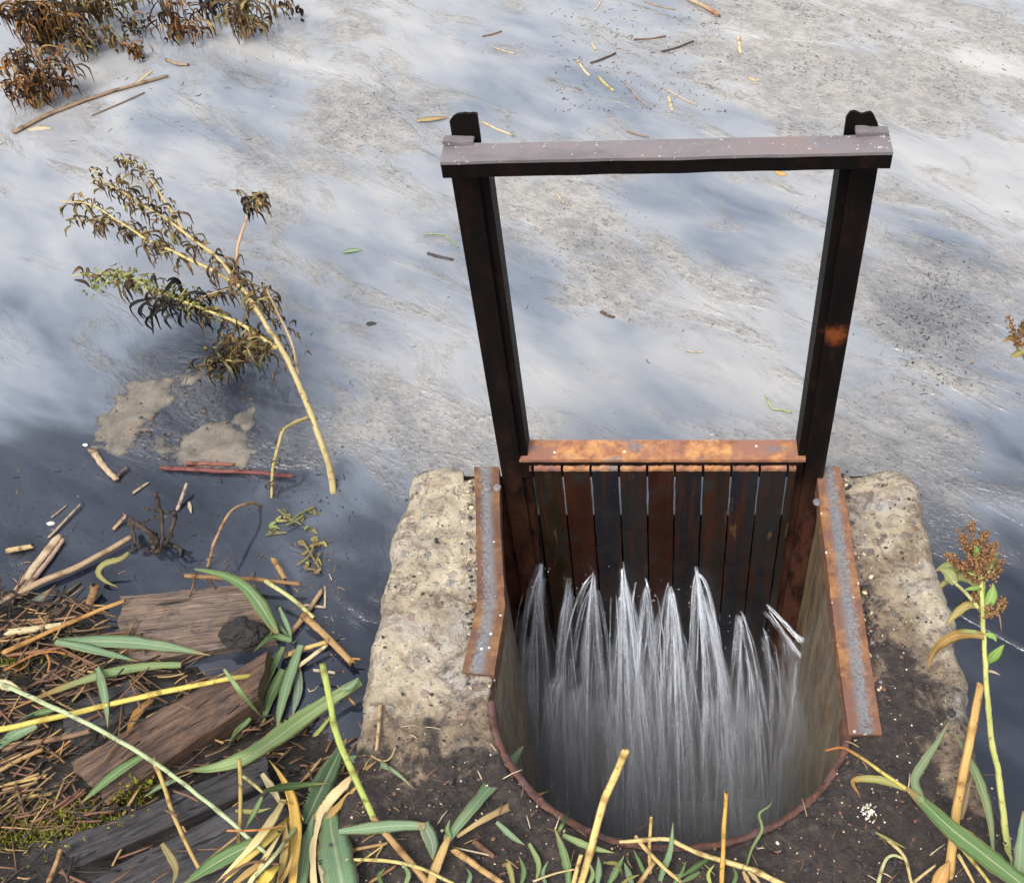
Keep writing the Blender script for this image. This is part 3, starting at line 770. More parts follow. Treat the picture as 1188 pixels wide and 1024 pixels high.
rs_ = strip([(974, 541), (984, 596), (1006, 740), (1023, 851)], [(947, 541), (952, 596), (970, 740), (985, 852)], 'steel_strip', 'straight orange rusty angle iron with a grey stripe on the right concrete arm')
# bolt heads and weld scars
for root, spots in ((ls_, [(566, 566), (577, 565)]), (rs_, [(948, 582)])):
    for x, y in spots:
        p = at(x, y, .018); bm = new_bm()
        bmesh.ops.create_icosphere(bm, subdivisions=2, radius=.008, matrix=__import__('mathutils').Matrix.Translation(p - root.location) @ __import__('mathutils').Matrix.Diagonal((1, 1.3, .5, 1)))
        rough_up(bm, .003, 90); put('weld_scar', done(bm), M['beam'], root)

# ------------------------------------------------------------------ jets of water
def flow_ribbon(bm, lay, P0, P1, push, w0, w1, dens, arch=0.0, N=22, seed=0.0, v0=.15, fade=0.0, start=0.0):
    """P0 orifice, P1 landing point; the path falls as a thrown stream does"""
    uvm, uve, ld = lay
    rows = []; L = 0; last = None
    for i in range(N + 1):
        s = start + (1 - start) * i / N
        z = P0.z + (P1.z - P0.z) * (v0 * s + (1 - v0) * s * s) + arch * math.sin(math.pi * min(1, s * 2.2)) 
        p = Vector((P0.x + (P1.x - P0.x) * s, P0.y + (P1.y - P0.y) * s, z))
        if last is not None: L += (p - last).length
        last = p.copy()
        w = w0 + (w1 - w0) * s ** .8
        p.x += mnoise.noise(Vector((seed * 2.3, s * 3.5, 7))) * .012 * s; side = Vector((1, 0, 0)); n = Vector((0, -.8, .6))
        d = dens * (1 - fade * s) * min(1, .25 + s * 14) * (1 + .9 * mnoise.noise(Vector((seed * 3.1, s * 5, 1.3))))
        a, m, b = p - side * w / 2, p + n * w * .18, p + side * w / 2
        rows.append(([bm.verts.new(q) for q in (a, m, b)], L, w, d))
        for v in rows[-1][0]: v[ld] = d
    for (r0, l0, wa, _), (r1, l1, wb, _) in zip(rows, rows[1:]):
        for k in range(2):
            f = bm.faces.new((r0[k], r0[k + 1], r1[k + 1], r1[k]))
            for l, (kk, ll, ww) in zip(f.loops, ((k, l0, wa), (k + 1, l0, wa), (k + 1, l1, wb), (k, l1, wb))):
                l[uvm].uv = ((kk - 1) * (w0 + w1) * .5 * .5 + seed, ll + seed * 3.7); l[uve].uv = (kk / 2, ll)
def jet_bm():
    bm = new_bm(); uvm = bm.loops.layers.uv.new('metres'); uve = bm.loops.layers.uv.new('edge'); ld = bm.verts.layers.float.new('dens')
    return bm, (uvm, uve, ld)
ZF = -1.58
def land(px, py=905, z=ZF):                    # where a stream meets the pit water
    return at(px, py, z)
JETS = [  # orifice px, [(landing px, out, width0, width1, density, arch)], label
    ((628, 655), [(600, .9), (612, .7), (622, .8), (634, .8), (645, .7), (655, .55)], 'broad fan of water spurting from the leftmost gap of the slats', .55),
    ((661, 670), [(640, .9), (650, .7), (662, .5)], 'narrow jet between the broad left fan and its forked neighbour', .8),
    ((689, 664), [(655, .9), (668, .7), (706, .7), (722, .6), (690, .5)], 'forked jet left of the tallest central spout', .85),
    ((722, 657), [(722, .9), (735, .9), (760, 1.0), (775, .9), (748, .7)], 'tallest white central jet spreading to the right as it falls', 1.1),
    ((750, 672), [(742, .7), (757, .8), (770, .7)], 'thin straight jet just right of the tallest central spout', .8),
    ((777, 680), [(760, 1.0), (772, 1.1), (786, 1.0), (798, .7)], 'thick bright jet with a sideways spurt in the middle of the gate', 1.0),
    ((808, 663), [(806, .8), (826, 1.1), (838, 1.0), (796, .5)], 'bright straight jet under the small arching spurt', 1.0),
    ((857, 712), [(838, .8), (848, .8), (872, .7), (882, .5)], 'upside-down V of water low on the right slats', .7),
    ((885, 728), [(888, .5), (900, .5), (912, .4)], 'faint thin jet before the last slat gap', .5),
]
for (ox, oy), strands, label, dm in JETS:
    O = aty(ox, oy, -.010)
    bm, lay = jet_bm()
    for (lx, d) in strands:
        for rep in range(3):
            T = land(lx + random.gauss(0, 9), random.uniform(935, 1025)); T.z = ZF
            o2 = O + Vector((random.gauss(0, .002), random.uniform(-.008, 0), random.gauss(0, .014) - (.05 * rep * random.random())))
            w1 = (.008, .018, .045)[rep] * random.uniform(.5, 1.7); w0 = (.005, .010, .012)[rep] * random.uniform(.7, 1.6)
            flow_ribbon(bm, lay, o2, T, 0, w0, w1, d * dm * (1.9, 1.0, .5)[rep] * random.uniform(.4, 1.35), arch=random.uniform(-.01, .03), seed=random.random() * 40, v0=random.uniform(.05, .35), fade=(.75, .5, .1)[rep] * random.uniform(.6, 1.3))
    for q in range(5):                         # lesser leaks lower down the same gaps
        g = random.choice(strands); A = aty(ox + (g[0] - ox) * random.uniform(.2, .9), oy + random.uniform(15, 95), -.014 - random.random() * .05)
        T = land(g[0] + random.gauss(0, 16), random.uniform(935, 1025)); flow_ribbon(bm, lay, A, T, 0, random.uniform(.002, .005), random.uniform(.006, .022), dm * random.uniform(.35, 1.2), seed=random.random() * 40, v0=random.uniform(.05, .4), fade=random.uniform(.3, .8))
    put('water_jet', done(bm, recalc=False), M['jet'], label=label, cat='water jet', group='jets of water spurting through the gate slats')
# the small arching spurt and the sideways pair
bm, lay = jet_bm()
for k in range(7):
    a = aty(808, 664, -.012); T = land(852 + random.gauss(0, 3), 930 + random.uniform(-10, 60))
    flow_ribbon(bm, lay, a, T, 0, .004, random.uniform(.008, .02), .9 * random.uniform(.5, 1.1), arch=.03, seed=random.random() * 40, v0=.12, fade=.6)
put('water_jet', done(bm, recalc=False), M['jet'], label='small arching spurt curving right above the bright straight jet', cat='water jet', group='jets of water spurting through the gate slats')
for (a, b), lab in ((((890, 702), (931, 744)), 'upper of two slanted spurts hitting the right shaft wall'), (((888, 708), (929, 764)), 'lower of two slanted spurts, dripping down the right shaft wall')):
    bm, lay = jet_bm(); A = aty(*a, -.012); Bp = aty(*b, -.10)
    for k in range(5):
        A2 = A + Vector((random.gauss(0, .004), 0, random.gauss(0, .006)))
        flow_ribbon(bm, lay, A2, Bp + Vector((0, 0, random.gauss(0, .008))), 0, .004, .012, random.uniform(.5, .95), seed=random.random() * 40, v0=.7, N=10)
    if b[1] > 750:
        for k in range(4): flow_ribbon(bm, lay, Bp + Vector((random.gauss(0, .006), 0, 0)), Bp + Vector((random.gauss(-.01, .012), -.05, -.6)), 0, .006, .02, .45, seed=random.random() * 40, v0=.4, fade=.7)
    put('water_jet', done(bm, recalc=False), M['jet'], label=lab, cat='water jet', group='jets of water spurting through the gate slats')
# fine falling spray filling the pit between the jets
bm, lay = jet_bm()
for k in range(46):
    x = random.uniform(600, 930); yy = random.random(); top = aty(x, random.uniform(690, 790) + 60 * yy, -.03 - .34 * yy)
    T = land(765 + (x - 765) * 1.02 + random.gauss(0, 6), 915 + 115 * yy + random.uniform(-15, 15))
    flow_ribbon(bm, lay, top, T, 0, random.uniform(.02, .05), random.uniform(.03, .09), random.uniform(.10, .27), seed=random.random() * 60, v0=.3, N=10, fade=.0)
put('falling_spray', done(bm, recalc=False), M['jet'], kind='stuff', label='fine grey spray falling behind and between the jets', )

bm = new_bm()
for k in range(170):                           # drops thrown off the streams
    j = random.choice(JETS); O = aty(j[0][0] + random.gauss(0, 9), j[0][1] + abs(random.gauss(0, 60)), -.012 - abs(random.gauss(0, .07)))
    r = random.uniform(.0004, .0010); L = random.uniform(1.5, 7)
    bmesh.ops.create_icosphere(bm, subdivisions=1, radius=r, matrix=__import__('mathutils').Matrix.Translation(O) @ __import__('mathutils').Matrix.Diagonal((1, 1, L, 1)))
put('water_drops', done(bm), M['drop'], kind='stuff', label='drops of water thrown off the jets')

bm = new_bm(); lp = offs(inner, sgn * .022)[40:-40:6]
lp = [Vector((p.x, min(p.y, -.022), 0)) for p in lp]
top = [bm.verts.new((p.x, p.y, -.20)) for p in lp]; bot = [bm.verts.new((p.x, p.y, -1.55)) for p in lp]
for i in range(len(lp)):
    k = (i + 1) % len(lp); bm.faces.new((top[i], top[k], bot[k], bot[i]))
bm.faces.new(top); bm.faces.new(bot[::-1])
put('mist', done(bm), M['mist'], kind='stuff', label='pale spray mist hanging in the shaft', smooth=False)

# ------------------------------------------------------------------ planks
def plank(tl, tr, br, bl, z, thick, color, name, label, zr=None, ends=.012, amp=.006, tilt=0.0):
    """board from its four upper corners (pixels): long axis from left end (tl, bl) to right end (tr, br)"""
    P = [at(*tl, z), at(*tr, zr if zr is not None else z), at(*br, zr if zr is not None else z), at(*bl, z)]
    PLANKTOPS.append(([(p.x, p.y) for p in P], max(z, zr or z)))
    mid = (P[0] + P[1] + P[2] + P[3]) / 4
    axis_ = ((P[1] + P[2]) / 2 - (P[0] + P[3]) / 2); ang = math.atan2(axis_.y, axis_.x)
    root = bpy.data.objects.new(name, None)
    rot = __import__('mathutils').Matrix.Rotation(-ang, 4, 'Z')
    bm = new_bm(); NX, NY = 70, 18
    top = []
    sd = random.random() * 40
    for i in range(NX + 1):
        row = []
        for j in range(NY + 1):
            s, t = i / NX, j / NY
            p = P[0].lerp(P[1], s).lerp(P[3].lerp(P[2], s), t)
            q = rot @ (p - mid)
            e = 1 - min(1, min(s, 1 - s) * 14)
            q.x += (mnoise.noise(Vector((q.y * 24, sd, 1 if s < .5 else 9))) * ends + mnoise.noise(Vector((q.y * 70, sd, 3))) * ends * .4) * e * (1 if s > .5 else -1)
            ee = 1 - min(1, min(t, 1 - t) * 9)
            q.y += mnoise.noise(Vector((q.x * 9, sd, 4 if t < .5 else 7))) * .006 * ee
            q.z += mnoise.noise(Vector((q.x * 7, q.y * 70, sd))) * amp + mnoise.noise(Vector((q.x * 20, q.y * 160, sd))) * amp * .5 - ee ** 3 * .004
            row.append(bm.verts.new(q))
        top.append(row)
    for i in range(NX):
        for j in range(NY): bm.faces.new((top[i][j], top[i + 1][j], top[i + 1][j + 1], top[i][j + 1]))
    r = bmesh.ops.extrude_edge_only(bm, edges=[e for e in bm.edges if e.is_boundary])
    for v in [g for g in r['geom'] if isinstance(g, bmesh.types.BMVert)]: v.co.z -= thick
    o = put(name, done(bm), M['wood'], label=label, cat='plank', color=color)
    bpy.data.objects.remove(root)
    o.location = mid; o.rotation_euler = (0, 0, ang)
    for p in o.data.polygons: p.use_smooth = False
    return o
plank((140, 690), (296, 676), (318, 742), (136, 770), -.128, .05, (.20, .14, .10), 'plank', 'pale pinkish worn board lying half sunk at the edge of the pond')
plank((60, 822), (150, 786), (172, 812), (84, 868), -.085, .05, (.085, .08, .08), 'plank', 'short grey wet board end behind the broad brown plank', zr=-.10)
plank((80, 884), (308, 752), (300, 806), (122, 934), -.060, .07, (.155, .09, .055), 'plank', 'broad brown plank with a dark near side sloping up from the moss', zr=-.088, ends=.010)
plank((68, 976), (304, 876), (313, 906), (82, 1008), -.028, .07, (.055, .05, .05), 'plank', 'narrow dark grey plank below the moss, with rust stains', zr=-.065)
plank((97, 1020), (318, 911), (352, 1010), (150, 1110), -.030, .07, (.065, .06, .062), 'plank', 'wide cracked black grey plank nearest the bottom left corner', zr=-.055, ends=.012)
plank((-60, 1010), (60, 968), (85, 1030), (-40, 1090), -.045, .06, (.035, .028, .026), 'plank', 'dark rotten board end in the bottom left corner under the reed litter')

def lump(px, py, z, rx, ry, rz, mat, name, label, cat, amp=.3, sc=40, sub=4, rot=0):
    p = at(px, py, z); bm = new_bm()
    bmesh.ops.create_icosphere(bm, subdivisions=sub, radius=1)
    for v in bm.verts:
        n = mnoise.fractal(v.co * 1.7 + Vector((px, py, 1)), .9, 2, 5)
        v.co *= 1 + amp * n
        v.co = Vector((v.co.x * rx, v.co.y * ry, v.co.z * rz))
    o = put(name, done(bm), mat, label=label, cat=cat); o.location = p; o.rotation_euler.z = rot
    for q in o.data.polygons: q.use_smooth = False
    return o
lump(281, 735, -.115, .040, .034, .022, M['clod'], 'soil_clod', 'black crumbly clod sitting on the pale half sunk board', 'clod', .35)
def mat_of_mud(poly, h, name, label):
    """low bed of silt just breaking the surface"""
    P = [at(x, y, ZW) for x, y in poly]; P = catmull(P + [P[0]], 90)[:-1]
    xy = [(p.x, p.y) for p in P]; x0, x1 = min(p[0] for p in xy), max(p[0] for p in xy); y0, y1 = min(p[1] for p in xy), max(p[1] for p in xy)
    bm = new_bm(); st = .006; g = {}
    def dist(x, y): return min((x - a) ** 2 + (y - b) ** 2 for a, b in xy) ** .5
    nx, ny = int((x1 - x0) / st) + 6, int((y1 - y0) / st) + 6
    for j in range(ny):
        for i in range(nx):
            x, y = x0 - .015 + i * st, y0 - .015 + j * st
            d = dist(x, y) * (1 if inside(xy, x, y) else -1) + mnoise.fractal(Vector((x * 30, y * 30, 1)),   .8, 2, 6) * .026
            if d < -.03: continue
            z = ZW + h * (1 - math.exp(-max(d, -.02) / .022)) + mnoise.noise(Vector((x * 40, y * 40, 2))) * .0034 + mnoise.noise(Vector((x * 110, y * 110, 2))) * .0022 if d > -.015 else ZW - .012
            g[i, j] = bm.verts.new((x, y, max(z, ZW - .012)))
    for (i, j) in list(g):
        q = [(i, j), (i + 1, j), (i + 1, j + 1), (i, j + 1)]
        if all(k in g for k in q): bm.faces.new([g[k] for k in q])
    for v in [v for v in bm.verts if not v.link_faces]: bm.verts.remove(v)
    c = at(sum(x for x, y in poly) / len(poly), sum(y for x, y in poly) / len(poly), ZW)
    bmesh.ops.translate(bm, verts=bm.verts, vec=-c)
    o = put(name, done(bm, recalc=False), M['mud'], label=label, cat='mud'); o.location = c
mat_of_mud([(107, 492), (135, 465), (160, 442), (198, 434), (202, 452), (197, 470), (172, 490), (165, 505), (150, 522), (128, 524), (112, 512)], .008, 'mud_bank', 'pale flat mud patch left of the withered weed, with reddish stains')
mat_of_mud([(198, 531), (213, 508), (238, 491), (266, 489), (288, 503), (295, 528), (282, 541), (240, 542), (214, 540)], .008, 'mud_bank', 'smaller rounded mud patch above the dark red stick')
mat_of_mud([(205, 434), (225, 430), (240, 432), (230, 443), (210, 446)], .005, 'mud_bank', 'little mud spot just under the hanging weed leaves')
mat_of_mud([(268, 482), (290, 474), (296, 495), (285, 505), (268, 498)], .003, 'mud_bank', 'greenish little mud hump beside the weed reflection')
mat_of_mud([(172, 515), (186, 510), (196, 524), (184, 530)], .003, 'mud_bank', 'tiny wet mud spot between the two larger mud patches')

# ------------------------------------------------------------------ traced reeds, leaves, canes and sticks
GREEN, TEAL, PALEG, OLIVE = (.085, .165, .05), (.145, .235, .125), (.20, .285, .11), (.22, .20, .05)
YEL, STRAW, TAN, ORNG, CREAM = (.58, .47, .10), (.52, .37, .13), (.36, .22, .085), (.45, .20, .05), (.56, .47, .28)
BROWN, DKBR, RED, YGRN, PALE = (.15, .08, .04), (.05, .032, .022), (.16, .045, .04), (.36, .42, .10), (.46, .38, .27)
def zpts(pts, z):
    """z is 'w' (on the water), 'g' or ('g', lift0, lift1[, bow]) above whatever lies there, or (z0, z1) absolute"""
    n = len(pts); out = []
    for i, (x, y) in enumerate(pts):
        s = i / (n - 1)
        if z == 'w': p = at(x, y, ZW + .002)
        elif z == 'g': p = atg(x, y, .006)
        elif z[0] == 'g':
            lift = z[1] + (z[2] - z[1]) * s + (z[3] if len(z) > 3 else 0) * math.sin(math.pi * s)
            p = atg(x, y, lift)
        elif z[0] == 'w': p = at(x, y, ZW + .002 + z[1] + (z[2] - z[1]) * s + (z[3] if len(z) > 3 else 0) * math.sin(math.pi * s))
        else: p = at(x, y, z[0] + (z[1] - z[0]) * s)
        out.append(p)
    if z == 'g' or z[0] == 'g':               # stiff stems do not follow every bump
        for _ in range(2):
            out = [out[0]] + [(out[i - 1] + out[i] * 2 + out[i + 1]) / 4 if n > 3 else out[i] for i in range(1, n - 1)] + [out[-1]]
    return out
def leaf_mesh(P, wpx, base=.55, tipw=.04, o=None, fold=.25, twist=.25, peak=.35):
    N = max(10, min(40, len(P) * 7)); Q = catmull(P, N)
    W = []
    for i, p in enumerate(Q):
        s = i / N; w = wpx * depth(p) / F
        k = base + (1 - base) * min(1, s / peak) if s < peak else tipw + (1 - tipw) * (1 - ((s - peak) / (1 - peak)) ** 1.8)
        W.append(w * k * (1 + .16 * mnoise.noise(Vector((s * 11, P[0].x * 31, 2))) + .08 * mnoise.noise(Vector((s * 34, P[0].y * 31, 5)))))
    c = o.location if o is not None else Vector()
    bm = new_bm(); blade(bm, [q - c for q in Q], W, fold=fold * random.uniform(.5, 1.2), twist=twist * random.uniform(.6, 1.8), crinkle=.09)
    return done(bm)
def cane_mesh(P, wpx, c, taper=.8, nodes=0, sides=8, wob=.0):
    N = max(8, min(60, len(P) * 9)); Q = catmull(P, N); Rr = []; NV = []
    L = sum((a - b).length for a, b in zip(Q, Q[1:])); nd = max(1, int(L / .085))
    for i, p in enumerate(Q):
        s = i / N; r = wpx * depth(p) / F / 2 * (1 + (taper - 1) * s)
        f = (s * nd + px_seed[0] * .37) % 1.0; e = math.exp(-((f - .5) / .06) ** 2) if wpx > 3.4 else 0
        NV.append(e); r *= 1 + (.20 if nodes else .10) * e
        r *= 1 + .16 * mnoise.noise(Vector((s * 14, px_seed[0], 0))); Rr.append(max(r, .0007))
        Q[i] = Q[i] + mnoise.noise_vector(Vector((s * L * 22, px_seed[0], 1))) * min(.0016, r * .5)
        if wob: Q[i] = p + mnoise.noise_vector(Vector((s * 9, px_seed[0], 3))) * wob
    px_seed[0] += 1.7
    bm = new_bm(); tube(bm, [q - c for q in Q], Rr, sides, squash=random.uniform(.6, 1), nodev=NV, ragged=1.1); return done(bm)
px_seed = [0.0]
def leaf(pts, w, col, z, label, name='reed_leaf', cat='leaf', tip=0.0, parent=None, group=None, **k):
    P = zpts(pts, z)
    if parent is not None:
        me = leaf_mesh(P, w, o=parent, **k); return put(name, me, M['leaf'], parent, color=(*col, tip))
    o = bpy.data.objects.new(name, leaf_tmp); COL.objects.link(o); o.location = P[0]
    o.data = leaf_mesh(P, w, o=o, **k); o.data.materials.append(M['leaf']); o.color = (*col, tip)
    for p in o.data.polygons: p.use_smooth = True
    o['label'] = label; o['category'] = cat
    if group: o['group'] = group
    return o
leaf_tmp = bpy.data.meshes.new('blank')
def cane(pts, w, col, z, label, name='reed_cane', cat='cane', tip=0.0, parent=None, group=None, **k):
    P = zpts(pts, z); c = parent.location if parent is not None else P[0]
    me = cane_mesh(P, w, c, **k)
    if parent is not None: return put(name, me, M['stem'], parent, color=(*col, tip))
    o = put(name, me, M['stem'], label=label, cat=cat, group=group, color=(*col, tip)); o.location = P[0]
    return o

# --- reeds over the planks, bottom left
cane([(-14, 786), (23, 801), (62, 821), (108, 842), (155, 864), (196, 894), (232, 925), (260, 944), (276, 960), (298, 982), (316, 996)], 5.5, (.42, .50, .27), ('g', .05, .03, .02), 'long pale green stalk crossing the planks from upper left to lower right', 'reed_stalk', 'stalk', nodes=1)
cane([(-8, 848), (39, 837), (77, 829), (124, 817), (180, 805), (219, 795), (260, 788), (299, 782)], 8, YEL, ('g', .03, .02), 'thick bright yellow stalk with dark flecks lying across the brown plank', 'reed_stalk', 'stalk', nodes=1)
leaf([(66, 745), (106, 742), (157, 742), (202, 750), (244, 760)], 17, TEAL, ('g', .03, .012), 'broad grey green leaf lying along the foot of the pale sunk board')
leaf([(64, 744), (101, 750), (131, 760), (160, 767)], 11, TEAL, ('g', .035, .02), 'shorter grey green leaf just under the broad one by the sunk board')
leaf([(210, 771), (181, 769), (142, 774), (90, 788), (52, 805), (10, 824)], 12, PALEG, ('g', .02, .02, .02), 'long green leaf with a brown tip above the yellow stalk', tip=1.0)
leaf([(113, 774), (121, 794), (126, 817), (125, 844)], 12, TEAL, ('g', .04, .02), 'short leaf hanging down over the yellow stalk')
leaf([(170, 874), (134, 897), (94, 931)], 14, GREEN, ('g', .03, .015), 'green leaf lying aslant on the left end of the brown plank')
leaf([(208, 903), (186, 912), (166, 925)], 6, TEAL, ('g', .03, .01), 'small narrow green leaf next to the upper moss tuft')
leaf([(42, 841), (15, 853), (-6, 872)], 16, TEAL, ('g', .03, .02), 'stubby green leaf at the left border below the yellow stalk')
leaf([(66, 822), (45, 827), (20, 836)], 8, GREEN, ('g', .03, .02), 'thin dark green leaf along the left part of the yellow stalk')
leaf([(-8, 790), (10, 795), (28, 802)], 12, CREAM, ('g', .055, .05), 'whitish leaf sheath at the left border on the long pale stalk')
cane([(176, 878), (183, 893), (191, 912), (197, 930), (201, 946), (214, 979), (230, 1006)], 5, STRAW, ('g', .02, .03), 'orange yellow crooked straw crossing the dark planks', 'reed_straw', 'straw', tip=.2, nodes=1)
leaf([(176, 811), (160, 827), (146, 854)], 11, ORNG, ('g', .02, .01), 'curled orange brown leaf behind the brown plank', tip=1.0)
cane([(5, 868), (40, 862), (75, 855), (105, 848)], 8, (.22, .13, .07), ('g', .01, .02), 'dull brown cane in the litter left of the brown plank')
cane([(-5, 895), (25, 880), (52, 868)], 6, TAN, ('g', .01, .02), 'tan cane piece in the litter near the left border')
cane([(0, 912), (30, 905), (55, 899)], 5, STRAW, ('g', .01, .01), 'short pale straw in the litter above the left moss')
cane([(56, 880), (70, 868), (82, 858)], 3, ORNG, ('g', .01, .02), 'thin orange straw left of the brown plank end', 'reed_straw', 'straw')
cane([(57, 1022), (66, 1000), (70, 985)], 6, TAN, ('g', .01, .03), 'tan cane stub rising left of the black planks')
cane([(27, 924), (45, 922), (60, 920)], 5, STRAW, ('g', .006, .01), 'pale straw lying just above the left moss', 'reed_straw', 'straw')
cane([(10, 968), (22, 940), (28, 925)], 3.5, BROWN, ('g', .006, .01), 'brown twig standing over the left moss', 'twig', 'twig')
# --- leaves between plank and concrete
leaf([(226, 660), (251, 662), (272, 670), (286, 678), (300, 696), (309, 712), (326, 742)], 16, GREEN, ('g', .05, .02, .02), 'arching green leaf over the right end of the pale sunk board', base=.15, peak=.7)
leaf([(312, 740), (320, 725), (336, 738)], 6, GREEN, ('g', .02, .02), 'bit of folded green leaf at the foot of the arching leaf')
leaf([(324, 704), (335, 729), (339, 747)], 6, TEAL, ('g', .03, .02), 'thin upright leaf beside the arching green leaf')
leaf([(338, 742), (316, 739), (294, 756)], 8, GREEN, ('g', .03, .02, .02), 'small hooked green leaf right of the black clod', base=.9)
leaf([(329, 750), (312, 782), (294, 820)], 14, GREEN, ('g', .03, .01), 'dark green leaf hanging at the end of the yellow stalk')
leaf([(349, 748), (333, 790), (324, 818), (321, 848)], 15, TEAL, ('g', .02, .004), 'pale teal leaf, longest of the bunch at the water edge')
leaf([(345, 772), (346, 803), (339, 832)], 15, (.14, .20, .16), ('g', .004, .002), 'faded leaf half under water, right of the leaf bunch')
leaf([(328, 776), (314, 808), (305, 840)], 13, GREEN, ('g', .015, .004), 'green leaf in the middle of the bunch by the yellow stalk')
leaf([(418, 790), (378, 815), (342, 836), (312, 863), (289, 884), (251, 896), (213, 894)], 22, PALEG, ('g', .035, .004), 'long broad pale leaf reaching from the concrete edge into the litter', base=.5)
leaf([(414, 789), (405, 797), (392, 800)], 8, TEAL, ('g', .05, .04), 'blue green leaf tip touching the left concrete edge')
leaf([(260, 776), (279, 802), (303, 831)], 6, PALEG, ('g', .03, .01), 'narrow pale leaf crossing the right end of the brown plank')
leaf([(290, 832), (278, 847), (264, 866)], 10, GREEN, ('g', .01, .006), 'short green leaf in the brown litter beside the brown plank')
cane([(214, 668), (251, 668), (302, 672), (348, 677)], 6, (.26, .14, .06), ('g', .035, .03), 'brown cane lying along the top edge of the pale sunk board', nodes=1)
cane([(219, 692), (224, 680), (226, 668)], 3, BROWN, ('g', .0, .03), 'short brown prop under the left end of the brown cane', 'twig', 'twig')
cane([(250, 682), (243, 672)], 3, BROWN, ('g', .0, .03), 'short forked twig under the brown cane', 'twig', 'twig')
cane([(318, 648), (330, 671)], 7, TAN, ('g', .02, .03), 'stub of tan cane standing over the end of the brown cane')
cane([(308, 674), (337, 693), (364, 716)], 5.5, (.45, .46, .18), ('g', .05, .03), 'yellow green stalk piece above the tan cane', 'reed_stalk', 'stalk')
cane([(351, 712), (383, 742), (409, 769)], 9, TAN, ('g', .03, .02), 'thick tan split cane pointing at the left concrete edge', nodes=1)
cane([(338, 732), (352, 716), (373, 685)], 7, (.36, .24, .13), ('g', .008, .008), 'tan cane piece under the split cane')
cane([(346, 773), (378, 749)], 6, CREAM, ('g', .01, .02), 'pale cane piece meeting the middle of the split cane')
cane([(332, 760), (352, 752), (379, 744)], 7, STRAW, ('g', .008, .015), 'straw coloured cane behind the pale cane piece')
cane([(377, 680), (377, 705)], 3, PALE, 'w', 'thin pale straw floating upright beyond the split cane', 'reed_straw', 'straw')
cane([(352, 702), (378, 704)], 4, PALE, 'w', 'thin pale straw floating across the tip of the tan cane piece', 'reed_straw', 'straw')
cane([(365, 777), (388, 780)], 4, PALE, ('g', .03, .03), 'pale stub across the cut top of the tall yellow green stalk')
cane([(405, 764), (418, 764)], 3, ORNG, ('g', .02, .02), 'tiny orange straw at the tip of the split cane', 'reed_straw', 'straw')
cane([(403, 806), (413, 818)], 4, TAN, 'w', 'tan straw bit in the water by the concrete edge', 'reed_straw', 'straw')
cane([(324, 879), (345, 862), (360, 838)], 2.5, TAN, 'w', 'curved thin straw below the long broad pale leaf', 'reed_straw', 'straw')
cane([(288, 872), (330, 874)], 4, STRAW, ('g', .006, .006), 'straw lying flat under the broad pale leaf', 'reed_straw', 'straw')
leaf([(383, 832), (370, 848), (356, 865)], 5, YGRN, 'w', 'small yellow green leaf floating left of the tall stalk')
# two coloured tall stalk
st = empty('reed_stalk', atg(496, 1022, .01), 'tall yellow green stalk standing in front of the left concrete edge', 'stalk')
pts = zpts([(374, 772), (383, 813), (390, 850), (408, 893), (433, 949), (456, 977), (497, 1024)], (.07, .03))
k = 4
put('stalk', cane_mesh(pts[:5], 7.5, st.location, nodes=1, taper=1), M['stem'], st, color=(*YGRN, 0))
put('lower_stalk', cane_mesh([pts[4]] + pts[5:], 7.5, st.location, nodes=1, taper=1), M['stem'], st, color=(*TAN, 0))
# --- bundle of broad leaves at the bottom
leaf([(399, 1040), (396, 1010), (389, 985), (380, 958), (382, 936)], 40, TEAL, ('g', .03, .06), 'widest blue green leaf at the bottom, against the concrete corner', base=.95, peak=.35, tipw=.25, fold=.12)
leaf([(354, 955), (368, 918), (386, 892), (402, 856)], 26, (.065, .12, .06), ('g', .05, .05), 'dark green folded leaf rising along the concrete edge', base=.7, fold=.25)
leaf([(348, 1034), (350, 1000), (355, 975), (364, 944)], 17, TEAL, ('g', .045, .06), 'grey teal leaf between the cream leaf and the yellow ones', base=1)
leaf([(366, 1034), (361, 1000), (361, 972), (367, 945), (382, 926), (400, 906), (436, 883)], 15, (.72, .58, .32), ('g', .05, .03, .02), 'cream leaf with a twisted tan end bent over the concrete edge', base=1, tip=.6, twist=.7)
leaf([(340, 1030), (341, 1000), (345, 962), (344, 943), (338, 916), (327, 899), (312, 881)], 15, (.68, .42, .09), ('g', .05, .08), 'curled orange yellow leaf standing in the middle of the leaf bundle', base=.8, twist=.5, fold=.4)
leaf([(330, 927), (316, 956), (303, 971), (281, 995), (250, 1024)], 11, (.68, .55, .25), ('g', .06, .03), 'straw yellow leaf sloping down left from the bundle', base=.6)
leaf([(340, 947), (316, 967), (298, 986), (276, 1006), (254, 1028)], 12, (.66, .48, .11), ('g', .05, .03), 'golden leaf just below the straw yellow one', base=.6)
leaf([(294, 978), (268, 989), (241, 1004), (210, 1028)], 20, GREEN, ('g', .04, .03), 'wide green leaf under the end of the long pale stalk', base=.6)
leaf([(304, 897), (320, 921), (326, 936)], 9, CREAM, ('g', .05, .05), 'cream folded leaf tip at the top of the bundle', base=.6)
leaf([(306, 917), (333, 909), (355, 911), (382, 908)], 9, GREEN, ('g', .07, .07), 'narrow green leaf lying across the curled orange leaf', base=.4)
cane([(278, 880), (280, 905), (280, 929), (277, 982)], 5, (.42, .30, .09), ('g', .07, .02), 'upright straw with an orange top on the narrow dark plank', 'reed_straw', 'straw', nodes=1)
cane([(282, 900), (304, 918)], 4, (.5, .45, .2), ('g', .04, .05), 'short yellowish straw at the top left of the bundle', 'reed_straw', 'straw')
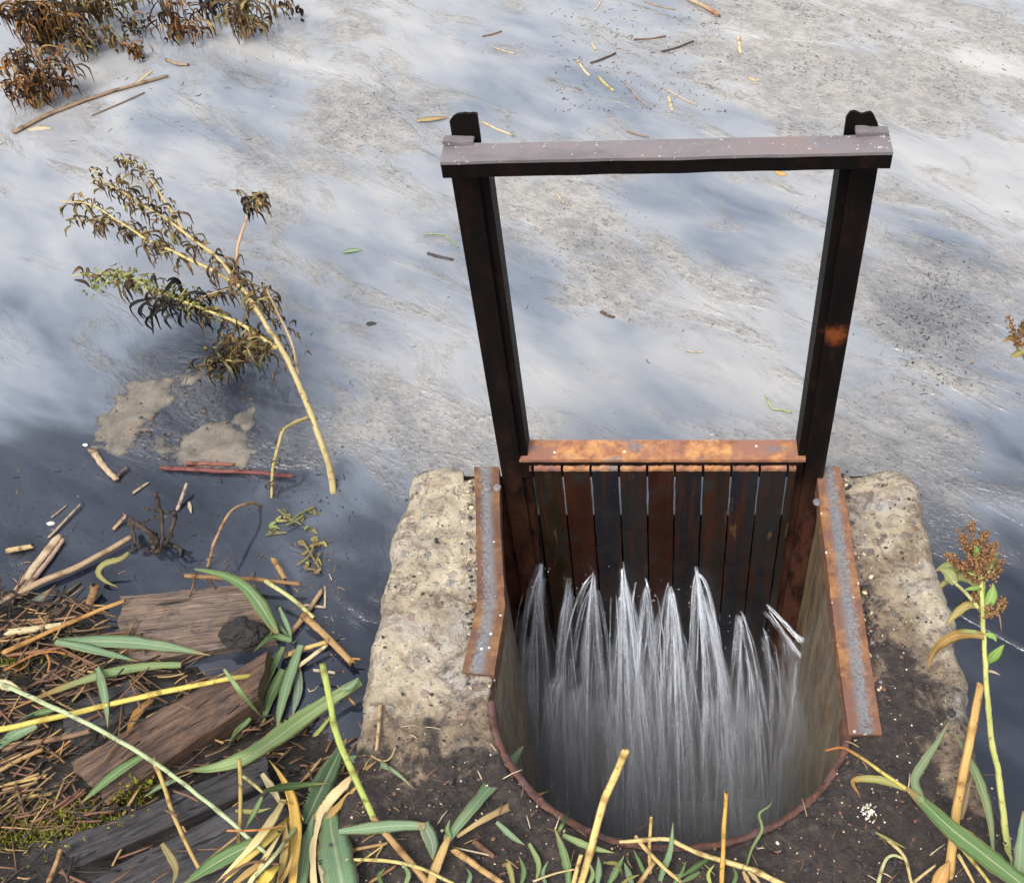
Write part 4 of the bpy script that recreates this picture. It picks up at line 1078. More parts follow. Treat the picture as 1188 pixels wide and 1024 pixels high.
leaf([(304, 924), (295, 942), (284, 962)], 7, GREEN, ('g', .04, .02), 'small dark green leaf left of the bundle')
leaf([(273, 940), (295, 941), (314, 937)], 6, OLIVE, ('g', .03, .03), 'olive leaf lying flat on the wide cracked plank')
cane([(264, 963), (303, 962), (330, 957)], 3, ORNG, ('g', .05, .06), 'thin orange straw laid across the bundle stems', 'reed_straw', 'straw')
cane([(275, 970), (246, 993), (221, 1016)], 3, TAN, ('g', .04, .03), 'thin tan straw along the wide green leaf', 'reed_straw', 'straw')
leaf([(188, 978), (204, 1006), (200, 1028)], 9, (.26, .20, .08), ('g', .02, .04), 'dry olive brown leaf stub on the wide cracked plank', base=.5)
leaf([(300, 1028), (312, 1014), (324, 1002)], 16, (.70, .50, .08), ('g', .06, .06), 'yellow leaf end at the bottom of the bundle', base=.9, tipw=.4)
cane([(343, 960), (320, 990), (298, 1014)], 6, (.40, .44, .22), ('g', .07, .05), 'pale green stem through the middle of the bundle', 'reed_stalk', 'stalk')
cane([(258, 1018), (292, 1000), (325, 1002)], 4, BROWN, ('g', .05, .06), 'brown straw across the bottom of the bundle', 'reed_straw', 'straw')
leaf([(320, 1030), (334, 1008), (340, 985)], 9, (.40, .24, .08), ('g', .04, .06), 'tan crumpled leaf low in the bundle', base=.8)
leaf([(378, 1030), (372, 1000), (368, 975)], 8, (.52, .46, .30), ('g', .05, .06), 'pale leaf edge hidden behind the widest blue green leaf', base=.9)
# more of the withered bundle
for pts, w, c, z, lab in [
    ([(322, 1030), (330, 996), (336, 968), (330, 948)], 10, (.60, .42, .14), ('g', .05, .07), 'yellow leaf standing left of the curled orange leaf'),
    ([(286, 1030), (306, 996), (322, 972), (333, 955)], 8, (.66, .54, .26), ('g', .05, .07), 'pale straw leaf between the golden and the curled leaf'),
    ([(262, 1034), (284, 1012), (312, 992), (336, 980)], 9, (.46, .27, .08), ('g', .06, .06), 'brownish orange leaf across the golden leaves'),
    ([(310, 1034), (318, 1016), (318, 1000)], 11, (.38, .30, .10), ('g', .06, .07), 'short olive yellow leaf end at the bottom of the golden leaves'),
    ([(352, 950), (340, 934), (322, 928)], 7, (.56, .38, .12), ('g', .07, .05), 'small tan leaf bent over behind the narrow green leaf'),
    ([(372, 962), (386, 938), (402, 925), (421, 905)], 8, (.50, .30, .10), ('g', .05, .02), 'dry orange brown leaf twisted against the concrete corner')]:
    leaf(pts, w, c, z, lab, base=.6, tip=.3, twist=.6)
# --- on the concrete and in front of the pit
d1 = empty('reed_shoot', atg(499, 1024, .005), 'green pointed leaf on a tan sheath reaching up the left concrete arm', 'reed shoot')
leaf([(519, 973), (544, 939), (574, 908), (592, 886), (607, 865)], 20, TEAL, ('g', .03, .05), None, 'leaf', parent=d1, base=.5, peak=.45, tipw=.12)
leaf([(499, 1026), (510, 996), (521, 970)], 12, (.48, .30, .11), ('g', .02, .032), None, 'leaf_sheath', parent=d1, base=1, tipw=.5)
leaf([(524, 972), (519, 962), (522, 950)], 6, GREEN, ('g', .03, .04), None, 'leaf', parent=d1)
leaf([(530, 970), (557, 949), (595, 931), (637, 917)], 9, (.45, .30, .13), ('g', .02, .05), 'tan dry leaf reaching over the rim beside the green shoot', tip=.3, base=.5)
leaf([(393, 964), (438, 961), (481, 951), (493, 958)], 14, TEAL, ('g', .03, .04), 'green leaf lying level across the concrete corner', base=.4, tipw=.6)
leaf([(491, 955), (501, 977), (502, 997)], 17, (.15, .20, .13), ('g', .04, .006), 'faded hanging end of a folded leaf left of the tan sheath', base=.8)
leaf([(396, 880), (430, 873), (458, 886), (480, 914)], 10, TEAL, ('g', .02, .004, .02), 'limp teal leaf drooping over the left concrete arm', base=.6)
cane([(430, 876), (440, 883), (450, 886), (456, 880), (459, 866)], 2.5, (.40, .30, .14), ('g', .006, .01), 'thin curled tendril beside the limp teal leaf', 'tendril', 'straw')
cane([(402, 997), (445, 995), (489, 995), (526, 1024)], 4.5, (.56, .48, .18), ('g', .02, .03), 'pale yellow bent straw along the bottom left of the pit', 'reed_straw', 'straw')
cane([(526, 985), (557, 1007), (582, 1024)], 8, (.46, .29, .11), ('g', .012, .012), 'tan cane lying on wet soil right of the tan sheath', nodes=1)
cane([(402, 987), (448, 978)], 4.5, TAN, 'g', 'flat tan straw on the soil by the widest leaf', 'reed_straw', 'straw')
cane([(408, 1007), (450, 976)], 3, STRAW, 'g', 'thin slanted straw on the soil by the widest leaf', 'reed_straw', 'straw')
cane([(430, 1023), (460, 1003)], 4, (.30, .16, .06), 'g', 'orange brown straw at the bottom, left of the tan sheath', 'reed_straw', 'straw')
leaf([(576, 953), (595, 970), (609, 980)], 8, TEAL, ('g', .02, .006), 'small green leaf lying on wet soil left of the pit rim')
leaf([(614, 978), (625, 1002), (621, 1026)], 7, PALEG, ('g', .006, .02), 'thin bent green leaf under the small leaf by the rim')
cane([(441, 818), (440, 842), (437, 870)], 4.5, (.46, .34, .18), ('g', .006, .006), 'single dry straw lying on the left concrete arm', 'reed_straw', 'straw')
leaf([(589, 1000), (593, 1012), (596, 1028)], 7, OLIVE, ('g', .03, .01), 'olive stub of a leaf at the bottom below the small leaf', base=.9, tipw=.5)
cane([(573, 993), (552, 988), (530, 983)], 2.5, PALE, 'g', 'thin pale straw over the tan cane', 'reed_straw', 'straw')
cane([(619, 1022), (640, 1014), (666, 1008)], 2.5, (.52, .40, .18), ('g', .02, .03), 'very thin straw pointing at the tall yellow straw', 'reed_straw', 'straw')
cane([(551, 976), (573, 993)], 7, (.17, .08, .045), 'g', 'broken brown stick chip on wet soil', 'stick', 'stick')
cane([(670, 1040), (685, 985), (701, 929), (718, 890), (727, 869)], 9, (.62, .46, .16), (.0, .16), 'tallest thick yellow straw standing in front of the pit', 'reed_straw', 'straw', nodes=1, taper=1.0)
cane([(837, 1040), (838, 1010), (840, 960), (842, 919)], 6, (.55, .33, .07), (.0, .13), 'upright orange straw in front of the pit', 'reed_straw', 'straw', nodes=1)
cane([(916, 1030), (867, 1007), (817, 992), (790, 980), (774, 973), (745, 974), (719, 976)], 7.5, (.60, .46, .19), (.03, .075), 'long bent straw leaning across the near rim of the pit', 'reed_straw', 'straw', taper=.55, nodes=1)
leaf([(864, 1012), (872, 985), (884, 962), (881, 944), (893, 934), (896, 926)], 7, PALEG, (.01, .10), 'wavy green blade rising by the right part of the rim', 'grass_sprout', 'grass', twist=.9)
leaf([(764, 1028), (770, 1008), (778, 986), (781, 953)], 9, TEAL, (.0, .08), 'pointed green blade crossing the long bent straw', 'grass_sprout', 'grass')
cane([(754, 1014), (754, 980), (755, 947)], 4.5, (.58, .42, .15), (.005, .09), 'thin upright straw left of the pointed green blade', 'reed_straw', 'straw')
cane([(737, 970), (766, 1002), (792, 1024)], 5, (.55, .40, .15), (.06, .02), 'slanted straw passing behind the pointed green blade', 'reed_straw', 'straw')
leaf([(653, 968), (685, 982), (713, 989)], 9, PALEG, ('g', .02, .02), 'green leaf lying along the near left rim', 'grass_sprout', 'grass')
leaf([(660, 1028), (665, 1007), (653, 987), (643, 959)], 11, GREEN, ('g', .01, .05), 'broad green blade left of the tallest straw', 'grass_sprout', 'grass')
leaf([(646, 968), (653, 955), (661, 940)], 6, GREEN, ('g', .03, .06), 'short green tip above the broad green blade', 'grass_sprout', 'grass')
for (pts, w, c, lab) in [
    ([(706, 1026), (716, 1008), (724, 992)], 8, GREEN, 'green blade leaning right, right of the tallest straw'),
    ([(734, 1028), (729, 1012), (724, 1000)], 8, TEAL, 'short teal blade at the foot of the thin upright straw'),
    ([(750, 1019), (742, 1000), (735, 985)], 5, GREEN, 'thin green blade against the slanted straw'),
    ([(693, 1026), (695, 1008), (694, 993)], 8, TEAL, 'stubby teal blade between tallest straw and leaning blade'),
    ([(822, 996), (806, 1006), (788, 1018)], 7, GREEN, 'green blade lying just under the long bent straw'),
    ([(812, 1011), (800, 1018), (788, 1024)], 6, PALEG, 'lower pale green blade under the long bent straw'),
    ([(700, 1000), (716, 1002), (722, 1014)], 5, OLIVE, 'olive bent blade behind the leaning blades'),
    ([(732, 986), (728, 996), (733, 1006)], 6, PALEG, 'pale green curled blade close to the rim')]:
    leaf(pts, w, c, ('g', .01, .05), lab, 'grass_sprout', 'grass')
for pts, w, c, lab in [
    ([(604, 1028), (608, 1010), (602, 992)], 6, GREEN, 'short green blade left of the stubby yellow straw'),
    ([(634, 1028), (630, 1012), (636, 998)], 5, TEAL, 'teal blade right under the thin bent green leaf'),
    ([(682, 1028), (688, 1014), (684, 1000)], 6, PALEG, 'pale blade at the right foot of the tallest straw'),
    ([(716, 1030), (728, 1020), (742, 1014)], 5, OLIVE, 'olive blade lying low between two teal blades'),
    ([(778, 1030), (790, 1014), (796, 998)], 5, GREEN, 'green blade right of the pointed green blade'),
    ([(826, 1030), (822, 1014), (829, 1002)], 5, YGRN, 'yellow green blade left of the upright orange straw foot'),
    ([(848, 1030), (854, 1016), (850, 1004)], 5, GREEN, 'green blade right of the upright orange straw foot'),
    ([(468, 1030), (474, 1014), (466, 1000)], 6, PALEG, 'pale green blade left of the tan sheath'),
    ([(446, 1030), (440, 1016), (447, 1006)], 5, GREEN, 'tiny green blade between widest leaf and tan sheath'),
    ([(540, 1030), (546, 1016), (541, 1006)], 5, TEAL, 'teal blade under the tan cane right of the sheath')]:
    leaf(pts, w, c, ('g', .0, .045), lab, 'grass_sprout', 'grass')
leaf([(862, 1010), (866, 1018), (872, 1030)], 6, TAN, ('g', .03, .02), 'dry tan blade at the foot of the wavy green blade', 'grass_sprout', 'grass')
leaf([(868, 1010), (876, 1018), (884, 1028)], 6, (.42, .30, .14), ('g', .03, .02), 'second dry tan blade right of the wavy green blade foot', 'grass_sprout', 'grass')
cane([(664, 1026), (669, 1008), (674, 992)], 6, (.56, .42, .16), ('g', .01, .05), 'short yellow straw stub left of the tallest straw', 'reed_straw', 'straw')
cane([(740, 1026), (758, 1000), (766, 990)], 6, (.42, .29, .12), ('g', .01, .04), 'tan straw stub behind the slanted straw', 'reed_straw', 'straw')
cane([(726, 985), (734, 968), (750, 955)], 1.8, (.16, .09, .07), ('g', .01, .05), 'hair thin dark stem by the near rim', 'twig', 'twig')
# --- right foreground
f1 = empty('reed_shoot', at(1195, 1034, .05), 'large green reed leaf with a yellow drooping top, reaching in from the bottom right', 'reed shoot')
leaf([(1197, 1034), (1146, 994), (1105, 962), (1075, 934), (1052, 914)], 24, GREEN, (.09, .20), None, 'leaf', parent=f1, base=.75, peak=.4, tipw=.2)
leaf([(1070, 930), (1061, 905), (1073, 882), (1088, 860), (1101, 837)], 12, (.16, .22, .11), (.185, .20), None, 'leaf', parent=f1, base=.8, peak=.3)
cane([(1056, 918), (1038, 905), (1017, 891), (988, 872), (975, 867), (958, 870)], 5, (.52, .45, .10), (.195, .15), None, 'flower_stalk', parent=f1, taper=.6, tip=1.0)
leaf([(1048, 915), (1021, 904), (990, 905), (998, 924)], 10, (.30, .28, .08), (.19, .13), None, 'leaf', parent=f1, tip=1.0, base=.3)
leaf([(1152, 985), (1148, 947), (1137, 908), (1121, 874), (1107, 848)], 14, (.16, .21, .10), (.03, .16), 'narrow olive green leaf crossing the tan cane at the right', base=.3, peak=.5)
cane([(1097, 1034), (1107, 969), (1112, 926), (1123, 868), (1138, 795)], 12, (.52, .32, .10), (-.01, .20), 'thick orange tan cane standing in the bottom right', 'reed_cane', 'cane', taper=.8, nodes=1)
leaf([(1085, 1032), (1094, 1012), (1102, 998)], 18, (.50, .26, .07), (.01, .03), 'torn orange sheath at the foot of the orange tan cane', base=.9, tip=.5)
leaf([(1115, 950), (1121, 925), (1127, 900)], 8, (.22, .14, .09), (.05, .10), 'brown shrivelled leaf behind the orange tan cane')
cane([(1109, 975), (1128, 998), (1150, 1026)], 5.5, (.56, .46, .12), (.10, .03), 'yellow stalk under the large green reed leaf', 'reed_stalk', 'stalk')
cane([(1111, 990), (1121, 1008), (1132, 1028)], 4.5, (.56, .42, .16), (.05, .02), 'straw yellow stalk left of the lower yellow one', 'reed_stalk', 'stalk')
cane([(1018, 1028), (1022, 1005), (1028, 987), (1036, 989), (1047, 995)], 4.5, (.48, .46, .22), ('g', .03, .02), 'sharply bent pale straw at the bottom right of the pit', 'reed_straw', 'straw')
cane([(1031, 974), (1049, 994), (1058, 1024)], 4.5, (.56, .46, .20), ('g', .015, .03), 'pale straw lying right of the sharply bent one', 'reed_straw', 'straw')
cane([(1059, 1024), (1085, 1003)], 3.5, (.55, .42, .18), ('g', .02, .02), 'short thin straw left of the torn orange sheath', 'reed_straw', 'straw')
leaf([(1016, 965), (1034, 975), (1052, 984)], 4, OLIVE, ('g', .02, .01), 'thin olive blade lying on the dark soil at the right', 'grass_sprout', 'grass')
leaf([(1181, 1030), (1184, 985), (1187, 940)], 14, TEAL, (.06, .12), 'teal leaf cut off by the right border', base=.8)

# ------------------------------------------------------------------ sticks and bits in the pond
W2 = ('w', .004, .004)
cane([(-6, 702), (50, 674), (96, 654), (152, 622)], 9, (.34, .24, .14), ('w', .01, .012), 'long grey tan cane floating from the left border', nodes=1, taper=.7)
cane([(20, 685), (43, 654), (68, 622)], 11, (.46, .35, .22), W2, 'broad pale split cane floating left of the long grey tan cane', taper=.9)
cane([(33, 680), (52, 655), (73, 626)], 6, (.36, .25, .19), W2, 'pinkish split cane beside the broad pale one')
cane([(10, 639), (38, 633)], 7, (.46, .34, .16), W2, 'short tan cane stub near the left border')
cane([(56, 623), (75, 604), (93, 586)], 3.5, (.36, .27, .18), W2, 'thin straight straw pointing away from the broad pale cane', 'reed_straw', 'straw')
cane([(4, 757), (50, 734), (101, 714), (144, 696)], 6.5, (.42, .22, .06), ('g', .02, .015), 'orange cane leading to the left end of the pale sunk board', nodes=1)
cane([(10, 734), (38, 730), (58, 727), (72, 725)], 9, (.56, .46, .26), ('g', .012, .012), 'cream coloured cane with a reddish ring near the left border', nodes=1)
leaf([(149, 641), (140, 648), (121, 654), (114, 664), (122, 674), (137, 681)], 8, OLIVE, ('w', .05, .004), 'yellow olive leaf curled like a hook on the water', base=.5, twist=.8)
cane([(111, 680), (106, 695), (100, 711)], 11, (.20, .11, .04), ('w', .02, .004), 'fat brown root stub by the left end of the pale board', 'root_stub', 'stub', wob=.004)
cane([(242, 657), (246, 640), (250, 626), (268, 593), (288, 584), (302, 586)], 4, (.36, .22, .12), ('w', .0, .0, .07), 'thin brown stem arching over the water above the sunk board', 'stem', 'stem')
cane([(205, 592), (211, 577), (217, 561)], 4.5, (.38, .30, .22), ('w', .0, .02), 'pale knobbly twig with a white end right of the dead root', 'twig', 'twig')
leaf([(219, 582), (221, 590), (222, 596)], 5, PALE, 'w', 'tiny pale sliver floating right of the knobbly twig', 'leaf_bit', 'leaf')
leaf([(-4, 720), (30, 706), (60, 682)], 13, (.13, .16, .12), 'w', 'grey green leaf soaking beside the long grey tan cane', base=.7)
cane([(-4, 731), (40, 720), (73, 708)], 5, (.24, .13, .07), ('g', .01, .006), 'brown cane above the cream coloured cane')
cane([(38, 722), (88, 715)], 4, (.30, .17, .08), ('g', .01, .01), 'thin tan cane in the litter above the orange cane')
cane([(7, 760), (50, 755), (85, 748)], 5, (.27, .12, .06), ('g', .01, .02), 'reddish cane below the orange cane near the left border')
cane([(5, 778), (33, 752), (68, 750), (76, 758)], 3.5, (.36, .15, .04), ('g', .01, .02, .02), 'curly orange root in the litter at the left border', 'root', 'root')
cane([(53, 757), (57, 768), (55, 780)], 3, (.38, .17, .05), ('g', .02, .01), 'hanging orange root piece below the reddish cane', 'root', 'root')
cane([(15, 780), (32, 770), (36, 752)], 3, (.30, .12, .04), ('g', .01, .015), 'short orange brown root crossing the curly one', 'root', 'root')
cane([(61, 744), (74, 722), (86, 700)], 2, (.38, .22, .10), ('g', .01, .07), 'fine straw sticking up through the orange cane', 'reed_straw', 'straw')
cane([(131, 614), (139, 605), (146, 598)], 5, (.34, .22, .12), ('w', .0, .01), 'short tan twig left of the dead root', 'twig', 'twig')
cane([(107, 522), (120, 540), (134, 556)], 8, (.42, .32, .20), W2, 'pale barked stick below the flat mud patch', 'stick', 'stick', wob=.003)
cane([(134, 556), (141, 548), (148, 542)], 4, (.12, .08, .06), W2, 'dark short stick forming a V with the pale barked one', 'stick', 'stick')
cane([(188, 542), (240, 545), (286, 547), (340, 552)], 6.5, RED, ('w', .004, .008), 'long dark red stick floating in front of the withered weed', 'stick', 'stick', wob=.002)
cane([(216, 537), (240, 538), (270, 539)], 5, (.22, .08, .05), W2, 'shorter red brown stick just behind the long dark red one', 'stick', 'stick', wob=.002)
cane([(154, 572), (172, 560)], 4, (.34, .26, .17), 'w', 'pale sunken straw below the long dark red stick', 'reed_straw', 'straw')
cane([(60, 600), (69, 593), (77, 586)], 0.1 + 2.5, (.26, .2, .15), 'w', 'faint straw beside the white shell flake', 'reed_straw', 'straw')
cane([(17, 153), (61, 131), (121, 109), (194, 88)], 6.5, (.24, .16, .10), ('w', .003, .003), 'longest brown stick floating in front of the far weeds', 'stick', 'stick', taper=.6)
cane([(107, 134), (140, 120), (167, 108)], 2.6, (.16, .11, .08), 'w', 'thin dark straw right below the longest brown stick', 'reed_straw', 'straw')
leaf([(33, 151), (48, 149), (62, 149)], 7, PALE, 'w', 'pale flake by the left end of the longest brown stick', 'leaf_bit', 'leaf')
cane([(192, 69), (205, 74), (218, 75)], 4, (.34, .24, .16), W2, 'crooked pale twig beyond the tip of the longest brown stick', 'twig', 'twig')
leaf([(176, 82), (160, 95), (148, 104)], 5, PALE, 'w', 'pale drowned straw above the longest brown stick', 'leaf_bit', 'leaf')
for (a, b, w, c, lab) in [
    ((560, 42), (582, 36), 3, BROWN, 'dark brown straw floating far out above the left post'),
    ((573, 55), (598, 62), 2.6, PALE, 'pale straw just below the dark brown far straw'),
    ((670, 71), (684, 88), 3.5, CREAM, 'cream straw chip in the far debris above the beam'),
    ((687, 50), (691, 58), 3, CREAM, 'tiny whitish straw left of the far debris'),
    ((560, 142), (595, 157), 3, CREAM, 'pale bent straw right of the left post top'),
    ((857, 43), (859, 62), 5, CREAM, 'stubby cream chip right of the far debris'),
    ((736, 46), (772, 42), 2.2, BROWN, 'thin brown straw in the far debris, upper one'),
    ((769, 60), (804, 48), 3, DKBR, 'dark twig in the middle of the far debris'),
    ((686, 73), (714, 62), 3.4, DKBR, 'dark thick twig at the left of the far debris'),
    ((695, 90), (712, 106), 3.6, (.46, .42, .16), 'yellowish chip below the dark thick twig'),
    ((725, 96), (751, 124), 2.4, (.3, .24, .2), 'thin grey straw pointing down right in the far debris'),
    ((776, 112), (780, 128), 4, CREAM, 'small upright cream chip above the beam middle'),
    ((772, 103), (808, 122), 2.2, PALE, 'long thin pale straw right of the small cream chip'),
    ((748, 2), (783, 11), 2.4, (.3, .22, .16), 'thin straw at the very top left of the pale log'),
    ((727, 152), (753, 159), 2.6, (.26, .18, .12), 'brown straw just behind the beam'),
    ((868, 90), (881, 93), 3.2, CREAM, 'lone cream flake right of the far debris'),
    ((698, 362), (712, 368), 4.2, (.12, .08, .05), 'brown seed-like chip afloat in the middle of the frame opening'),
    ((797, 407), (816, 408), 2, CREAM, 'thin white straw afloat within the frame opening'),
    ((645, 222), (654, 236), 2.8, PALE, 'small pale crooked twig in the upper left of the frame opening'),
    ((697, 1), (690, 12), 2.4, PALE, 'tiny pale straw at the top border above the left post')]:
    cane([a, ((a[0] + b[0]) / 2, (a[1] + b[1]) / 2 + 1), b], w, c, 'w', lab, 'reed_straw', 'straw')
cane([(798, -2), (816, 7), (835, 18)], 6, (.40, .32, .22), ('w', .004, .004), 'pale stick with a dark end at the top border', 'stick', 'stick', tip=.6)
leaf([(484, 140), (503, 138), (521, 136)], 7, (.38, .26, .12), ('w', .006, .004), 'tan dry leaf afloat left of the left post top', 'dry_leaf', 'leaf', tip=.8)
leaf([(900, 199), (907, 202), (914, 202)], 6, (.56, .30, .08), 'w', 'small orange leaf afloat under the right part of the beam', 'dry_leaf', 'leaf')
leaf([(398, 293), (408, 291), (420, 290)], 7, (.24, .36, .18), 'w', 'small bright green leaf afloat left of the frame', 'leaf_bit', 'leaf')
cane([(492, 272), (515, 273), (532, 287)], 2, (.24, .32, .14), 'w', 'thin green thread afloat just left of the left post', 'grass_thread', 'grass blade')
cane([(889, 460), (896, 473), (906, 475), (918, 478)], 2.6, (.42, .46, .2), ('w', .01, .002), 'yellow green sprig afloat near the right post foot', 'sprig', 'twig')
cane([(497, 294), (510, 298), (525, 301)], 4, (.06, .05, .05), 'w', 'black beaded seed spike afloat beside the left post', 'seed_spike', 'seed head', wob=.003)
lump(59, 607, ZW + .001, .009, .005, .003, M['white'], 'shell_flake', 'bright white shell flake afloat near the left border', 'shell', .2, sub=2)
lump(99, 516, ZW + .002, .006, .004, .003, M['white'], 'shell_flake', 'white crumb on the upper end of the pale barked stick', 'shell', .3, sub=2)
lump(431, 377, ZW - .004, .016, .010, .007, M['black'], 'stone', 'dark stone just under the water in the open pond', 'stone', .2, sub=3)
0 and lump(1006, 944, .010, .014, .012, .006, M['white'], 'lime_crumb', 'white crumbled lime patch on the dark soil right of the pit', 'crumb', .5, sub=3)
lump(945, 752 + 30, 0, .0001, .0001, .0001, M['white'], 'tmp', 'x', 'x', 0, sub=1) if False else None
# dead root with twigs
dr = empty('dead_root', at(185, 632, ZW), 'black dead root with crooked twigs sticking out of the water', 'dead root')
for pts, w, z in [([(180, 571), (186, 592), (189, 625), (184, 640)], 6, ('w', .12, -.01)), ([(149, 603), (172, 616), (187, 632)], 7, ('w', .03, .01, .03)), ([(202, 593), (200, 615), (196, 628), (186, 640)], 5, ('w', .09, -.01)),
                  ([(166, 590), (185, 593), (197, 596)], 4, ('w', .07, .07)), ([(150, 605), (156, 622), (152, 641)], 4, ('w', .04, .0)), ([(183, 640), (176, 628), (180, 618)], 9, ('w', .0, .03)), ([(196, 632), (205, 634), (212, 644)], 4, ('w', .02, 0)), ([(178, 640), (165, 636), (160, 628)], 3, ('w', .0, .02)), ([(168, 606), (178, 600), (190, 605)], 3, ('w', .03, .05))]:
    cane(pts, w, DKBR, z, None, 'twig', parent=dr, wob=.006)
# little drowned sprig
sp = empty('drowned_sprig', at(345, 605, ZW), 'small half drowned green sprig left of the concrete corner', 'sprig')
for pts in ([(322, 590), (335, 600), (350, 608)], [(365, 588), (350, 595), (338, 604)], [(330, 610), (342, 604), (352, 598)]):
    cane(pts, 3, (.14, .14, .05), ('w', .01, .01), None, 'stem', parent=sp)
for k in range(14):
    x, y = random.uniform(318, 366), random.uniform(588, 616)
    leaf([(x, y), (x + random.uniform(-7, 7), y + random.uniform(0, 6)), (x + random.uniform(-14, 14), y + random.uniform(0, 9))], random.uniform(4, 8), random.choice([(.18, .22, .05), (.10, .09, .04), (.25, .24, .06)]), ('w', .006, .0), None, 'leaf', parent=sp)
sp2 = empty('drowned_sprig', at(362, 640, ZW), 'yellow brown sprig afloat near the concrete above the cane stub', 'sprig')
for pts in ([(345, 655), (358, 645), (365, 630)], [(352, 628), (362, 645), (370, 658)]): cane(pts, 3, (.2, .15, .05), ('w', .01, .01), None, 'stem', parent=sp2)
for k in range(12):
    x, y = random.uniform(350, 374), random.uniform(626, 660)
    leaf([(x, y), (x + random.uniform(-6, 6), y + random.uniform(-4, 6)), (x + random.uniform(-10, 10), y + random.uniform(0, 9))], random.uniform(3, 6), random.choice([(.32, .27, .05), (.18, .11, .04)]), ('w', .01, .0), None, 'leaf', parent=sp2)

# ------------------------------------------------------------------ withered weeds
PAL_BROWN = [(.18, .105, .045), (.14, .08, .035), (.24, .16, .06), (.28, .23, .09), (.08, .055, .038)]
PAL_GREEN = [(.26, .29, .07), (.34, .35, .11), (.19, .20, .06)]
PAL_BLACK = [(.018, .015, .014), (.03, .022, .018), (.025, .022, .02)]
PAL_RUST = [(.22, .085, .025), (.32, .14, .04), (.10, .05, .025), (.055, .035, .02), (.34, .20, .07), (.035, .025, .018)]
def hang_leaf(bm, cl, p, L, w, col, out, up=0.0, hang=1.0):
    """shrivelled leaf that arches off the stem and hangs down, curling at its end"""
    out = Vector((out[0], out[1], 0)); n = 7; pts = []
    c1 = random.uniform(.25, .5); hook = random.uniform(-1.3, .7)
    for i in range(n + 1):
        s = i / n
        q = p + out * L * (c1 * math.sin(min(1, s * 1.5) * math.pi / 2)) + out * L * hook * .4 * max(0, s - .6) ** 1.3 + Vector((0, 0, L * (up * math.sin(s * 2.2) * .5 - hang * (s ** 1.4) * .8)))
        q += mnoise.noise_vector(q * 40) * .004
        pts.append(q)
    W = [w * (.35 + .65 * min(1, i / n * 3)) * (1 - .75 * max(0, i / n - .45) / .55) for i in range(n + 1)]
    nv = Vector((random.uniform(-1, 1), random.uniform(-1, .3), random.uniform(.1, .8)))
    blade(bm, pts, W, fold=random.uniform(.3, 1.1), twist=random.uniform(0, 1.2), th=.0007, nrm=nv, col=col, cl=cl)
def along(path, s):
    L = [0]
    for a, b in zip(path, path[1:]): L.append(L[-1] + (b - a).length)
    d = s * L[-1]
    for i in range(len(path) - 1):
        if d <= L[i + 1] or i == len(path) - 2: return path[i].lerp(path[i + 1], (d - L[i]) / max(1e-6, L[i + 1] - L[i]))
def foliage(c, specs):
    bm = new_bm(); bm.loops.layers.uv.verify(); cl = bm.loops.layers.float_color.new('Col')
    for path, s0, s1, n, L0, L1, w0, w1, pal, spread in specs:
        for k in range(int(n * 1.45)):
            s = random.uniform(s0, s1); p = along(path, s) + Vector((random.gauss(0, spread), random.gauss(0, spread), random.gauss(0, spread * .5)))
            a = random.uniform(0, 6.28); L = random.uniform(L0, L1)
            L = min(L, max(.012, (p.z - ZW) * 1.25)) if pal is not PAL_GREEN else L
            col = random.choice(pal); f = random.uniform(.7, 1.3); col = tuple(x * f for x in col)
            hang_leaf(bm, cl, p - c, L, random.uniform(w0, w1), col, (math.cos(a), math.sin(a)), up=random.uniform(0, .6), hang=random.uniform(.5, 1.0) if pal is not PAL_GREEN else random.uniform(-.3, .5))
    return done(bm, recalc=False)
def pz(pts, zs):
    n = len(pts); out = []
    for i, (x, y) in enumerate(pts):
        s = i / (n - 1) * (len(zs) - 1); k = min(int(s), len(zs) - 2); z = zs[k] + (zs[k + 1] - zs[k]) * (s - k)
        out.append(at(x, y, z))
    return out
# the large weed leaning out over the pond
main = pz([(389, 574), (383, 545), (376, 520), (360, 478), (345, 443), (320, 392), (311, 381), (276, 327), (243, 292), (202, 261), (159, 234), (126, 213), (104, 196)], [ZW - .01, -.02, .06, .13, .17])
b1 = pz([(240, 289), (215, 269), (187, 226), (162, 193), (139, 182)], [.09, .14, .19])
b2 = pz([(284, 336), (228, 305), (172, 279), (139, 258), (101, 236), (68, 234)], [.05, .08, .12, .12])
b2b = pz([(172, 279), (139, 258), (110, 254), (80, 256)], [.09, .09, .07])
b3 = pz([(322, 404), (279, 376), (233, 357), (177, 335), (144, 320), (110, 318), (84, 321)], [.0, .0, .01, .01])
b3b = pz([(144, 322), (120, 330), (104, 336)], [.0, .01])
b4 = pz([(274, 320), (276, 287), (289, 244), (295, 226), (302, 238)], [.05, .16, .20])
b4b = pz([(292, 232), (280, 222), (266, 221)], [.19, .19])
b5 = pz([(200, 352), (228, 348), (262, 336), (306, 331)], [-.02, .0, .04])
b6 = pz([(346, 434), (341, 405), (330, 378), (310, 338)], [-.03, .02, .05])
b7 = pz([(322, 405), (300, 402), (285, 398), (268, 408), (250, 425)], [.0, -.0, -.06])
b8 = pz([(359, 484), (340, 492), (326, 503), (318, 540), (314, 578)], [-.08, -.06, ZW])
b9 = pz([(310, 336), (318, 360), (316, 378)], [.05, .0])
w = empty('withered_weed', main[0], 'tall withered weed with pale stems and drooping brown leaves, leaning left over the pond', 'weed')
